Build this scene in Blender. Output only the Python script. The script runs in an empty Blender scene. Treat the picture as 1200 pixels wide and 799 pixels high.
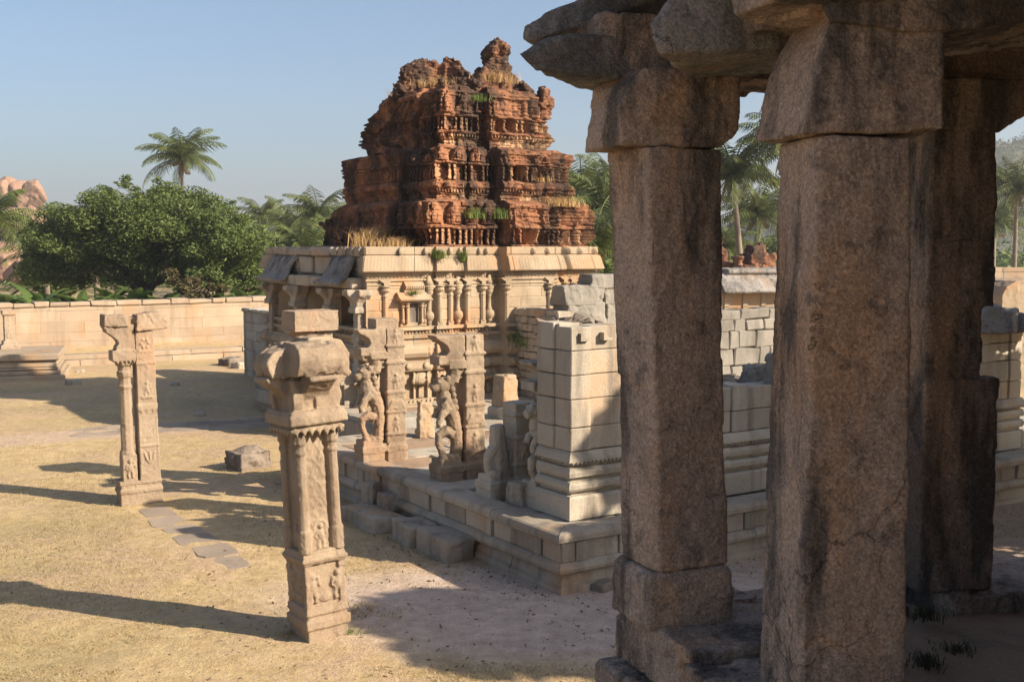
import bpy, bmesh, math, random
import numpy as np
from mathutils import Vector, Matrix

random.seed(7)
rng = np.random.default_rng(7)
R = math.radians
SC = bpy.context.scene
COL = SC.collection

# ------------------------------------------------------------------ camera, sky, sun, exposure
EYE = 4.2
PITCH = math.atan(110 / 1320)
cam_d = bpy.data.cameras.new('camera')
cam_d.sensor_width = 36.0
cam_d.lens = 39.6
cam_d.clip_start = 0.1
cam_d.clip_end = 6000
cam = bpy.data.objects.new('camera', cam_d)
cam.location = (0, 0, EYE)
cam.rotation_euler = (R(90) - PITCH, 0, 0)
COL.objects.link(cam)
SC.camera = cam

SUN_AZ = (0.941, -0.339)
SUN_EL = R(29.5)
world = bpy.data.worlds.new('World')
SC.world = world
world.use_nodes = True
wn = world.node_tree
bg = wn.nodes['Background']
sky = wn.nodes.new('ShaderNodeTexSky')
sky.sky_type = 'NISHITA'
sky.sun_disc = False
sky.sun_elevation = SUN_EL
sky.sun_rotation = math.atan2(SUN_AZ[0], SUN_AZ[1])
sky.altitude = 400
sky.air_density = 1.0
sky.dust_density = 2.9
sky.ozone_density = 3.5
hsv = wn.nodes.new('ShaderNodeHueSaturation')
hsv.inputs['Saturation'].default_value = 0.95
wn.links.new(sky.outputs[0], hsv.inputs['Color'])
wn.links.new(hsv.outputs[0], bg.inputs[0])
bg.inputs[1].default_value = 0.08
sun_d = bpy.data.lights.new('sun', 'SUN')
sun_d.energy = 5.0
sun_d.angle = R(0.55)
sun_d.color = (1.0, 0.87, 0.70)
sun = bpy.data.objects.new('sun', sun_d)
ce = math.cos(SUN_EL)
sun.rotation_euler = Vector((-SUN_AZ[0] * ce, -SUN_AZ[1] * ce, -math.sin(SUN_EL))).to_track_quat('-Z', 'Y').to_euler()
sun.location = (60, -30, 40)
COL.objects.link(sun)
SC.view_settings.view_transform = 'Standard'
SC.view_settings.look = 'None'
SC.view_settings.exposure = 1.05
SC.view_settings.gamma = 1.0
SC.view_settings.use_curve_mapping = False
SC.render.engine = 'CYCLES'
SC.cycles.max_bounces = 6
SC.cycles.diffuse_bounces = 4
SC.cycles.use_denoising = True

# ------------------------------------------------------------------ geometry helpers
def fade(t):
    return t * t * t * (t * (t * 6 - 15) + 10)

def hash3(i, j, k, seed):
    h = (i * 374761393 + j * 668265263 + k * 1274126177 + seed * 974711) & 0x7fffffff
    h = ((h ^ (h >> 13)) * 1103515245) & 0x7fffffff
    h = ((h ^ (h >> 16)) * 12345701) & 0x7fffffff
    return ((h ^ (h >> 11)) & 0xffff) / 65535.0

def vnoise(P, seed=0):
    P = np.asarray(P, float)
    I = np.floor(P).astype(np.int64)
    f = fade(P - I)
    out = 0
    for dx in (0, 1):
        wx = f[..., 0] if dx else 1 - f[..., 0]
        for dy in (0, 1):
            wy = f[..., 1] if dy else 1 - f[..., 1]
            for dz in (0, 1):
                wz = f[..., 2] if dz else 1 - f[..., 2]
                out = out + wx * wy * wz * hash3(I[..., 0] + dx, I[..., 1] + dy, I[..., 2] + dz, seed)
    return out * 2 - 1

def fbm(P, scale=1.0, octv=4, seed=0, gain=0.5):
    P = np.asarray(P, float) / scale
    a, s, t = 1.0, 0.0, 0.0
    for o in range(octv):
        s = s + a * vnoise(P * (2.03 ** o) + 17.3 * o, seed + o)
        t += a
        a *= gain
    return s / t

def blocky(P, size, seed=0):
    I = np.floor(np.asarray(P) / np.asarray(size)).astype(np.int64)
    return hash3(I[..., 0], I[..., 1], I[..., 2], seed) * 2 - 1

def facets(P, size, seed=0):
    """chipped, chiselled relief: every Voronoi cell is a small tilted plane"""
    P = np.asarray(P, float) / size
    I = np.floor(P).astype(np.int64)
    best = np.full(len(P), 1e9); out = np.zeros(len(P))
    for dx in (-1, 0, 1):
        for dy in (-1, 0, 1):
            for dz in (-1, 0, 1):
                i, j, k = I[:, 0] + dx, I[:, 1] + dy, I[:, 2] + dz
                c = np.stack([i + hash3(i, j, k, seed), j + hash3(i, j, k, seed + 1), k + hash3(i, j, k, seed + 2)], 1)
                v = P - c
                d2 = (v ** 2).sum(1)
                n = np.stack([hash3(i, j, k, seed + 3) - .5, hash3(i, j, k, seed + 4) - .5, hash3(i, j, k, seed + 5) - .5], 1)
                val = (v * n).sum(1) * 1.6 + (hash3(i, j, k, seed + 6) - .5) * .7
                m = d2 < best
                best = np.where(m, d2, best); out = np.where(m, val, out)
    return out

UVSPH = {}
def sph(n=10, m=7):
    if (n, m) in UVSPH:
        return UVSPH[(n, m)]
    v = [(0, 0, -1)]
    for j in range(1, m):
        t = math.pi * j / m - math.pi / 2
        for i in range(n):
            p = 2 * math.pi * i / n
            v.append((math.cos(t) * math.cos(p), math.cos(t) * math.sin(p), math.sin(t)))
    v.append((0, 0, 1))
    f = []
    for i in range(n):
        f.append((0, 1 + (i + 1) % n, 1 + i))
        for j in range(m - 2):
            a = 1 + j * n
            f.append((a + i, a + (i + 1) % n, a + n + (i + 1) % n, a + n + i))
        a = 1 + (m - 2) * n
        f.append((a + i, a + (i + 1) % n, len(v) - 1))
    UVSPH[(n, m)] = (np.array(v), f)
    return UVSPH[(n, m)]

class MB:
    def __init__(s):
        s.v, s.f, s.t, s.n = [], [], [], 0
    def add(s, v, f, tint=0.0):
        v = np.asarray(v, float).reshape(-1, 3)
        o = s.n
        s.v.append(v)
        s.f.extend([tuple(i + o for i in q) for q in f])
        s.t.append(np.broadcast_to(np.asarray(tint, float), (len(v),)))
        s.n += len(v)
        return s
    def box(s, x0, x1, y0, y1, z0, z1, M=None, tint=0.0, jit=0.0):
        v = np.array([(x, y, z) for z in (z0, z1) for y in (y0, y1) for x in (x0, x1)], float)
        if jit:
            v = v + rng.uniform(-jit, jit, v.shape)
        if M is not None:
            v = tm(M, v)
        return s.add(v, [(0, 2, 3, 1), (4, 5, 7, 6), (0, 1, 5, 4), (1, 3, 7, 5), (3, 2, 6, 7), (2, 0, 4, 6)], tint)
    def cham(s, x0, x1, y0, y1, z0, z1, b=0.015, M=None, tint=0.0, jit=0.0):
        c = np.array([(x0 + x1) / 2, (y0 + y1) / 2, (z0 + z1) / 2])
        h = np.array([(x1 - x0) / 2, (y1 - y0) / 2, (z1 - z0) / 2])
        b = min(b, h.min() * 0.9)
        v, idx = [], {}
        J = rng.uniform(-jit, jit, (8, 3)) if jit else np.zeros((8, 3))
        for k in range(8):
            sg = np.array([1 if k & 1 else -1, 1 if k & 2 else -1, 1 if k & 4 else -1])
            for ax in range(3):
                hh = h - b
                hh[ax] = h[ax]
                idx[(k, ax)] = len(v)
                v.append(c + sg * hh + J[k])
        f = []
        def q(ax, ks):
            f.append(tuple(idx[(k, ax)] for k in ks))
        q(0, (0, 4, 6, 2)); q(0, (1, 3, 7, 5))
        q(1, (0, 1, 5, 4)); q(1, (2, 6, 7, 3))
        q(2, (0, 2, 3, 1)); q(2, (4, 5, 7, 6))
        for ax in range(3):
            a1, a2 = [a for a in range(3) if a != ax]
            for s1 in (0, 1):
                for s2 in (0, 1):
                    k0 = (s1 << a1) | (s2 << a2)
                    k1 = k0 | (1 << ax)
                    qd = [idx[(k0, a1)], idx[(k1, a1)], idx[(k1, a2)], idx[(k0, a2)]]
                    f.append(tuple(qd))
        for k in range(8):
            f.append(tuple(idx[(k, a)] for a in range(3)))
        v = np.array(v)
        # make windings point outward
        out = []
        for q_ in f:
            p = v[list(q_)]
            nrm = np.cross(p[1] - p[0], p[2] - p[0])
            out.append(q_ if np.dot(nrm, p.mean(0) - c) >= 0 else q_[::-1])
        if M is not None:
            v = tm(M, v)
        return s.add(v, out, tint)
    def prism(s, poly, axis, d0, d1, M=None, tint=0.0):
        n = len(poly)
        P = []
        for d in (d0, d1):
            for p in poly:
                if axis == 'y': P.append((p[0], d, p[1]))
                elif axis == 'x': P.append((d, p[0], p[1]))
                else: P.append((p[0], p[1], d))
        A = sum(poly[i][0] * poly[(i + 1) % n][1] - poly[(i + 1) % n][0] * poly[i][1] for i in range(n))
        f = [tuple(range(n)), tuple(range(2 * n - 1, n - 1, -1))]
        f += [(i, n + i, n + (i + 1) % n, (i + 1) % n) for i in range(n)]
        flip = (A > 0) if axis in 'xz' else (A < 0)
        if d1 < d0: flip = not flip
        if flip:
            f = [q[::-1] for q in f]
        v = np.array(P, float)
        if M is not None: v = tm(M, v)
        return s.add(v, f, tint)
    def tube(s, path, rad, n=8, tint=0.0, M=None, ph=0.0):
        path = [Vector(p) for p in path]
        m = len(path)
        if not hasattr(rad, '__len__'): rad = [rad] * m
        v = []
        up = Vector((0.13, 0.31, 0.94)).normalized()
        X = None
        for i, p in enumerate(path):
            t = (path[min(i + 1, m - 1)] - path[max(i - 1, 0)]).normalized()
            if X is None:
                X = t.cross(Vector((0, 1, 0)) if abs(t.y) < 0.9 else Vector((1, 0, 0))).normalized()
            X = (X - t * X.dot(t)).normalized()
            Y = t.cross(X)
            for k in range(n):
                a = 2 * math.pi * k / n + ph
                v.append(p + (X * math.cos(a) + Y * math.sin(a)) * rad[i])
        f = [tuple(range(n - 1, -1, -1)), tuple(range((m - 1) * n, m * n))]
        for i in range(m - 1):
            for k in range(n):
                a = i * n + k; b = i * n + (k + 1) % n
                f.append((a, b, b + n, a + n))
        v = np.array([tuple(p) for p in v])
        if M is not None: v = tm(M, v)
        return s.add(v, f, tint)
    def lathe(s, prof, c=(0, 0, 0), n=16, tint=0.0, sq=0.0, M=None):
        v = []
        for r, z in prof:
            for k in range(n):
                a = 2 * math.pi * (k + 0.5) / n
                v.append((c[0] + r * math.cos(a), c[1] + r * math.sin(a), c[2] + z))
        m = len(prof)
        f = [tuple(range(n - 1, -1, -1)), tuple(range((m - 1) * n, m * n))]
        for i in range(m - 1):
            for k in range(n):
                a = i * n + k; b = i * n + (k + 1) % n
                f.append((a, b, b + n, a + n))
        v = np.array(v)
        if M is not None: v = tm(M, v)
        return s.add(v, f, tint)
    def ball(s, c, r, n=10, m=7, tint=0.0, M=None):
        v, f = sph(n, m)
        v = v * np.asarray(r) + np.asarray(c)
        if M is not None: v = tm(M, v)
        return s.add(v, f, tint)
    def hull(s, pts, tint=0.0):
        bm = bmesh.new()
        for p in pts: bm.verts.new(p)
        r = bmesh.ops.convex_hull(bm, input=bm.verts)
        for e in list(bm.verts):
            if not e.link_faces: bm.verts.remove(e)
        bm.verts.index_update()
        v = [tuple(x.co) for x in bm.verts]
        f = [tuple(x.index for x in q.verts) for q in bm.faces]
        bm.free()
        return s.add(v, f, tint)
    def grid(s, P, tint=0.0, close=False):
        m, n = P.shape[:2]
        I = np.arange(m * n).reshape(m, n)
        nn = n if close else n - 1
        q = []
        for j in range(nn):
            j2 = (j + 1) % n
            q.append(np.stack([I[:-1, j], I[:-1, j2], I[1:, j2], I[1:, j]], 1))
        q = np.concatenate(q)
        t = tint.ravel() if hasattr(tint, 'ravel') else tint
        return s.add(P.reshape(-1, 3), [tuple(x) for x in q.tolist()], t)
    def mesh(s, name):
        me = bpy.data.meshes.new(name)
        V = np.concatenate(s.v) if s.v else np.zeros((0, 3))
        me.from_pydata(V.tolist(), [], s.f)
        T = np.concatenate(s.t) if s.t else np.zeros(0)
        if np.any(T):
            at = me.attributes.new('tint', 'FLOAT', 'POINT')
            at.data.foreach_set('value', T.astype(np.float32))
        me.update()
        return me
    def build(s, name, mat, parent=None, smooth=False):
        return link(name, s.mesh(name), mat, parent, smooth)

def tm(M, v):
    M = np.array(M)
    return v @ M[:3, :3].T + M[:3, 3]

def link(name, me, mat, parent=None, smooth=False):
    o = bpy.data.objects.new(name, me)
    COL.objects.link(o)
    if mat is not None:
        me.materials.clear()
        me.materials.append(mat)
    if smooth and len(me.polygons):
        me.polygons.foreach_set('use_smooth', np.ones(len(me.polygons), bool))
    if parent is not None: o.parent = parent
    return o

def stone(mb, name, mat, parent=None, voxel=0.03, amp=0.02, scale=0.35, fine=0.004, fscale=0.06, seed=None, brick=0.0, bsize=(.28, .28, .08)):
    """closed shells of mb fused to one weathered surface"""
    me0 = mb.mesh('raw')
    t = bpy.data.objects.new('raw', me0)
    COL.objects.link(t)
    md = t.modifiers.new('r', 'REMESH')
    md.mode = 'VOXEL'
    md.voxel_size = voxel
    dg = bpy.context.evaluated_depsgraph_get()
    me = bpy.data.meshes.new_from_object(t.evaluated_get(dg))
    bpy.data.objects.remove(t)
    bpy.data.meshes.remove(me0)
    n = len(me.vertices)
    co = np.empty(n * 3, np.float32); me.vertices.foreach_get('co', co); co = co.reshape(-1, 3).astype(float)
    no = np.empty(n * 3, np.float32); me.vertices.foreach_get('normal', no); no = no.reshape(-1, 3)
    sd = random.randint(0, 9999) if seed is None else seed
    d = amp * (.45 * fbm(co, scale, 3, sd) + .75 * facets(co + .25 * scale * fbm(co, scale * .5, 2, sd)[:, None], scale * .55, sd)) + fine * (.6 * fbm(co, fscale, 2, sd + 50) + .6 * facets(co, fscale * 1.3, sd + 9))
    if brick: d = d + brick * blocky(co + 0.03 * fbm(co, .4, 2, sd)[:, None], bsize, sd)
    co = co + no * d[:, None]
    me.vertices.foreach_set('co', co.astype(np.float32).ravel())
    me.update()
    me.name = name
    return link(name, me, mat, parent, True)

def thing(name, label, cat, loc=(0, 0, 0), rz=0.0, group=None, kind=None):
    o = bpy.data.objects.new(name, None)
    o.empty_display_size = 0.3
    COL.objects.link(o)
    o.location = loc
    o.rotation_euler = (0, 0, rz)
    return tag(o, label, cat, group, kind)

def tag(o, label=None, cat=None, group=None, kind=None):
    if label: o['label'] = label
    if cat: o['category'] = cat
    if group: o['group'] = group
    if kind: o['kind'] = kind
    return o

def copy_tree(o, parent=None):
    c = o.copy()
    COL.objects.link(c)
    if parent is not None: c.parent = parent
    for ch in list(o.children): copy_tree(ch, c)
    return c

# surveyed frame of the ruin: C = near corner of the stone platform, u runs right-back, v runs left-back
TH = R(32.9)
Bx, By = math.cos(TH), math.sin(TH)
Ax, Ay = -By, Bx
C0 = (0.59, 13.35)
def uv(u, v, z=0.0, o=C0):
    return Vector((o[0] + u * Bx + v * Ax, o[1] + u * By + v * Ay, z))
F_ = 1320.0
def at(px, py, D):
    """world point seen in the photograph at px, py when it stands D metres away"""
    u = 399.5 - py
    r = ((px - 600), F_ * math.cos(PITCH) + u * math.sin(PITCH), u * math.cos(PITCH) - F_ * math.sin(PITCH))
    t = D / r[1]
    return Vector((r[0] * t, D, EYE + r[2] * t))
def onz(px, py, z):
    u = 399.5 - py
    r = ((px - 600), F_ * math.cos(PITCH) + u * math.sin(PITCH), u * math.cos(PITCH) - F_ * math.sin(PITCH))
    t = (z - EYE) / r[2]
    return Vector((r[0] * t, r[1] * t, z))

# ------------------------------------------------------------------ materials
def newmat(name):
    m = bpy.data.materials.new(name)
    m.use_nodes = True
    nt = m.node_tree
    b = nt.nodes['Principled BSDF']
    b.inputs['Roughness'].default_value = 0.92
    b.inputs['Specular IOR Level'].default_value = 0.18
    return m, nt, b

class NT:
    def __init__(s, nt): s.nt = nt
    def node(s, t, **k):
        n = s.nt.nodes.new(t)
        for a, b in k.items(): setattr(n, a, b)
        return n
    def ln(s, a, b): s.nt.links.new(a, b)
    def pos(s): 
        return s.node('ShaderNodeNewGeometry').outputs['Position']
    def mapping(s, vec, scale):
        m = s.node('ShaderNodeMapping'); s.ln(vec, m.inputs[0]); m.inputs['Scale'].default_value = scale
        return m.outputs[0]
    def noise(s, vec, scale, detail=4, rough=0.55, dist=0.0):
        n = s.node('ShaderNodeTexNoise')
        s.ln(vec, n.inputs['Vector'])
        n.inputs['Scale'].default_value = scale; n.inputs['Detail'].default_value = detail
        n.inputs['Roughness'].default_value = rough; n.inputs['Distortion'].default_value = dist
        return n.outputs['Fac']
    def step(s, val, a, b):
        n = s.node('ShaderNodeMapRange'); n.clamp = True
        s.ln(val, n.inputs[0]); n.inputs[1].default_value = a; n.inputs[2].default_value = b
        return n.outputs[0]
    def mix(s, fac, a, b, mode='MIX'):
        n = s.node('ShaderNodeMix', data_type='RGBA', blend_type=mode)
        for k, x in ((0, fac), (6, a), (7, b)):
            if isinstance(x, (int, float)): n.inputs[k].default_value = x
            elif isinstance(x, tuple): n.inputs[k].default_value = (*x, 1.0)
            else: s.ln(x, n.inputs[k])
        return n.outputs[2]
    def math(s, op, a, b=0.0):
        n = s.node('ShaderNodeMath', operation=op)
        for k, x in ((0, a), (1, b)):
            if isinstance(x, (int, float)): n.inputs[k].default_value = x
            else: s.ln(x, n.inputs[k])
        return n.outputs[0]
    def attr(s, name):
        return s.node('ShaderNodeAttribute', attribute_name=name).outputs['Fac']
    def bump(s, h, strength, dist, nrm=None):
        n = s.node('ShaderNodeBump')
        n.inputs['Strength'].default_value = strength; n.inputs['Distance'].default_value = dist
        s.ln(h, n.inputs['Height'])
        if nrm is not None: s.ln(nrm, n.inputs['Normal'])
        return n.outputs[0]

def stone_mat(name, c1, c2, c3, stain=(0.56, 0.68), stain_amt=0.7, nscale=0.9, speck=0.25, sscale=55, bump=0.5, bdist=0.012, bscale=22, warm=None, sstretch=(1, 1, .35)):
    m, nt, b = newmat(name)
    T = NT(nt)
    p = T.pos()
    col = T.mix(T.step(T.noise(p, nscale, 6), .36, .64), c1, c2)
    if warm:
        col = T.mix(T.math('MULTIPLY', T.step(T.noise(T.mapping(p, (1.3, 1.3, .8)), 0.8, 4), .54, .66), .8), col, warm)
    st = T.step(T.noise(T.mapping(p, sstretch), 1.5, 7, .62), *stain)
    col = T.mix(T.math('MULTIPLY', st, stain_amt), col, c3)
    st2 = T.step(T.noise(p, 7.0, 5, .6), .60, .74)
    col = T.mix(T.math('MULTIPLY', st2, stain_amt * .6), col, c3)
    sp = T.noise(p, sscale, 3, .7)
    v = T.math('ADD', T.math('MULTIPLY', T.math('SUBTRACT', sp, .5), speck * 3.0), 1.0)
    v = T.math('MULTIPLY', v, T.math('ADD', T.attr('tint'), 1.0))
    vm = T.node('ShaderNodeVectorMath', operation='SCALE')
    T.ln(col, vm.inputs[0]); T.ln(v, vm.inputs['Scale'])
    T.ln(vm.outputs[0], b.inputs['Base Color'])
    h = T.math('ADD', T.noise(p, bscale, 6, .65), T.math('MULTIPLY', T.noise(p, bscale * 4, 3), .35))
    n1 = T.bump(h, bump, bdist)
    T.ln(n1, b.inputs['Normal'])
    return m

M = {}
M['sand'] = stone_mat('sandy_granite', (.37, .29, .20), (.31, .23, .15), (.15, .115, .08), warm=(.40, .235, .125), stain=(.54, .70), stain_amt=.65, bump=.7)
M['sandcol'] = stone_mat('column_granite', (.34, .26, .18), (.28, .205, .14), (.14, .105, .075), warm=(.37, .235, .145), stain=(.53, .67), stain_amt=.7, nscale=1.6, bump=.7, bscale=26)
M['grey'] = stone_mat('grey_granite', (.44, .39, .31), (.37, .32, .25), (.15, .13, .105), warm=(.44, .31, .20), stain=(.50, .66), stain_amt=.7, sstretch=(1.8, 1.8, .22), bump=.7)
M['plat'] = stone_mat('plinth_granite', (.40, .34, .265), (.31, .26, .20), (.12, .10, .08), warm=(.42, .26, .15), stain=(.50, .66), stain_amt=.6, sstretch=(1.8, 1.8, .22), bump=.7)
def granite_mat(name, c1, c2, warm, dark, amt):
    m, nt, b = newmat(name)
    T = NT(nt)
    p = T.pos()
    col = T.mix(T.step(T.noise(p, 2.2, 7, .62), .38, .62), c1, c2)
    col = T.mix(T.math('MULTIPLY', T.step(T.noise(T.mapping(p, (1.4, 1.4, .5)), 1.3, 5, .6), .52, .64), .75), col, warm)
    st = T.step(T.noise(T.mapping(p, (1.5, 1.5, .32)), 1.5, 8, .66), .485, .59)
    col = T.mix(T.math('MULTIPLY', st, amt), col, dark)
    st = T.step(T.noise(p, 6.5, 6, .7), .56, .66)
    col = T.mix(T.math('MULTIPLY', st, amt * .7), col, dark)
    lich = T.step(T.noise(p, 11, 5, .7), .62, .70)
    col = T.mix(T.math('MULTIPLY', lich, .35), col, (.36, .34, .29))
    vo = T.node('ShaderNodeTexVoronoi'); T.ln(p, vo.inputs['Vector']); vo.inputs['Scale'].default_value = 95
    sp = T.node('ShaderNodeSeparateColor'); T.ln(vo.outputs['Color'], sp.inputs[0])
    v = T.math('ADD', T.math('MULTIPLY', T.math('SUBTRACT', sp.outputs[0], .5), .55), 1.0)
    v = T.math('MULTIPLY', v, T.math('ADD', T.math('MULTIPLY', T.math('SUBTRACT', T.noise(p, 38, 4, .75), .5), 1.1), 1.0))
    v = T.math('MULTIPLY', v, T.math('ADD', T.attr('tint'), 1.0))
    vm = T.node('ShaderNodeVectorMath', operation='SCALE')
    T.ln(col, vm.inputs[0]); T.ln(v, vm.inputs['Scale'])
    T.ln(vm.outputs[0], b.inputs['Base Color'])
    vc = T.node('ShaderNodeTexVoronoi', feature='DISTANCE_TO_EDGE'); vc.inputs['Scale'].default_value = 1.25
    wv = T.node('ShaderNodeVectorMath', operation='ADD'); T.ln(p, wv.inputs[0])
    wn_ = T.node('ShaderNodeTexNoise'); T.ln(p, wn_.inputs['Vector']); wn_.inputs['Scale'].default_value = 2.2; wn_.inputs['Detail'].default_value = 6
    T.ln(wn_.outputs['Color'], wv.inputs[1]); T.ln(wv.outputs[0], vc.inputs['Vector'])
    crack = T.math('MULTIPLY', T.step(vc.outputs['Distance'], .011, .0), T.step(T.noise(p, .9, 2), .48, .58))
    cm = T.node('ShaderNodeVectorMath', operation='SCALE'); T.ln(vm.outputs[0], cm.inputs[0]); T.ln(T.math('SUBTRACT', 1.0, T.math('MULTIPLY', crack, .65)), cm.inputs['Scale'])
    T.ln(cm.outputs[0], b.inputs['Base Color'])
    h = T.math('ADD', T.math('ADD', T.noise(p, 16, 7, .72), T.math('MULTIPLY', T.noise(p, 60, 4, .7), .5)), T.math('MULTIPLY', T.noise(p, 4, 4, .6), .8))
    T.ln(T.bump(h, .9, .022), b.inputs['Normal'])
    return m
M['dark'] = granite_mat('pavilion_granite', (.44, .325, .25), (.34, .26, .205), (.47, .29, .175), (.075, .068, .062), .85)
M['eave'] = granite_mat('weathered_eave', (.31, .28, .25), (.23, .21, .19), (.32, .24, .17), (.09, .085, .08), .7)
M['slab'] = stone_mat('grey_slab', (.29, .26, .22), (.22, .20, .17), (.10, .09, .075), stain=(.48, .64), stain_amt=.6, bump=.8)
M['cwall'] = stone_mat('compound_wall_stone', (.38, .30, .215), (.33, .25, .175), (.22, .165, .115), warm=(.37, .245, .145), stain=(.55, .70), stain_amt=.65, sstretch=(1.8, 1.8, .22), bump=.7)
M['rubble'] = stone_mat('rubble_stone', (.25, .20, .155), (.17, .135, .105), (.07, .06, .05), stain=(.5, .62), stain_amt=.7)
M['boulder'] = stone_mat('boulder_granite', (.35, .215, .145), (.28, .175, .12), (.13, .10, .08), nscale=.12, sscale=3, bscale=1.5, bdist=.3, stain=(.55, .68), stain_amt=.6, sstretch=(.12, .12, .04))

def brick_mat():
    m, nt, b = newmat('ruined_brick')
    T = NT(nt)
    p = T.pos()
    col = T.mix(T.step(T.noise(p, 1.1, 6), .38, .62), (.30, .132, .066), (.165, .077, .045))
    col = T.mix(T.math('MULTIPLY', T.step(T.noise(p, 4.5, 5), .50, .64), .7), col, (.36, .175, .085))
    col = T.mix(T.math('MULTIPLY', T.attr('tint'), .85), col, (.56, .36, .20))
    st = T.step(T.noise(T.mapping(p, (1, 1, .5)), 0.9, 7, .66), .44, .55)
    col = T.mix(T.math('MULTIPLY', st, .86), col, (.04, .028, .022))
    st = T.step(T.noise(p, 3.2, 6, .65), .54, .64)
    col = T.mix(T.math('MULTIPLY', st, .75), col, (.045, .032, .025))
    st = T.step(T.noise(p, 9.0, 4, .65), .62, .70)
    col = T.mix(T.math('MULTIPLY', st, .55), col, (.30, .25, .19))
    T.ln(col, b.inputs['Base Color'])
    sx = T.node('ShaderNodeSeparateXYZ'); T.ln(p, sx.inputs[0])
    crs = T.math('SINE', T.math('ADD', T.math('MULTIPLY', sx.outputs[2], 84.0), T.math('MULTIPLY', T.noise(p, 3, 3), 5.0)))
    h = T.math('ADD', T.math('ADD', T.noise(p, 9, 6, .7), T.math('MULTIPLY', T.noise(p, 40, 3), .4)), T.math('MULTIPLY', crs, .13))
    T.ln(T.bump(h, .9, .035), b.inputs['Normal'])
    return m
M['brick'] = brick_mat()

def leaf_mat(name, c1, c2, c3=None, rough=.6, trans=.25):
    m, nt, b = newmat(name)
    T = NT(nt)
    t = T.attr('tint')
    col = T.mix(t, c1, c2)
    if c3:
        col = T.mix(T.step(T.noise(T.pos(), .25, 3), .58, .72), col, c3)
    T.ln(col, b.inputs['Base Color'])
    b.inputs['Roughness'].default_value = rough
    b.inputs['Specular IOR Level'].default_value = .25
    tr = T.node('ShaderNodeBsdfTranslucent')
    T.ln(col, tr.inputs[0])
    mx = T.node('ShaderNodeMixShader'); mx.inputs[0].default_value = trans
    T.ln(b.outputs[0], mx.inputs[1]); T.ln(tr.outputs[0], mx.inputs[2])
    T.ln(mx.outputs[0], nt.nodes['Material Output'].inputs[0])
    return m
M['leaf'] = leaf_mat('acacia_leaf', (.066, .098, .027), (.165, .205, .056))
M['leafb'] = leaf_mat('brown_leaf', (.07, .06, .025), (.15, .12, .05))
M['litter'] = leaf_mat('fallen_leaf', (.16, .11, .07), (.30, .22, .14), trans=.1)
M['palm'] = leaf_mat('palm_leaf', (.06, .085, .025), (.17, .19, .06), rough=.45)
M['palmdry'] = leaf_mat('dry_palm_leaf', (.16, .11, .05), (.26, .19, .09))
M['banana'] = leaf_mat('banana_leaf', (.045, .09, .02), (.12, .17, .045), rough=.4, trans=.35)
M['straw'] = leaf_mat('dry_grass', (.42, .25, .10), (.58, .40, .19), trans=.3)
M['lawn'] = leaf_mat('lawn_blade', (.29, .225, .10), (.50, .39, .20), c3=(.20, .19, .075), trans=.25)
M['weed'] = leaf_mat('green_weed', (.09, .14, .03), (.22, .27, .07), trans=.3)
M['shrub'] = leaf_mat('shrub_leaf', (.055, .06, .032), (.11, .11, .06))
M['bark'] = stone_mat('bark', (.12, .09, .065), (.075, .055, .04), (.03, .025, .02), sscale=20, bscale=12, bdist=.05, sstretch=(3, 3, .3))
M['palmbark'] = stone_mat('palm_bark', (.25, .20, .155), (.17, .135, .105), (.08, .065, .05), sscale=20, bscale=8, bdist=.04, sstretch=(.5, .5, 4))
M['doorshade'] = stone_mat('painted_door_shade', (.04, .032, .026), (.03, .024, .02), (.02, .016, .014))  # near-black colour standing in for the shade inside doorways

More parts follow.
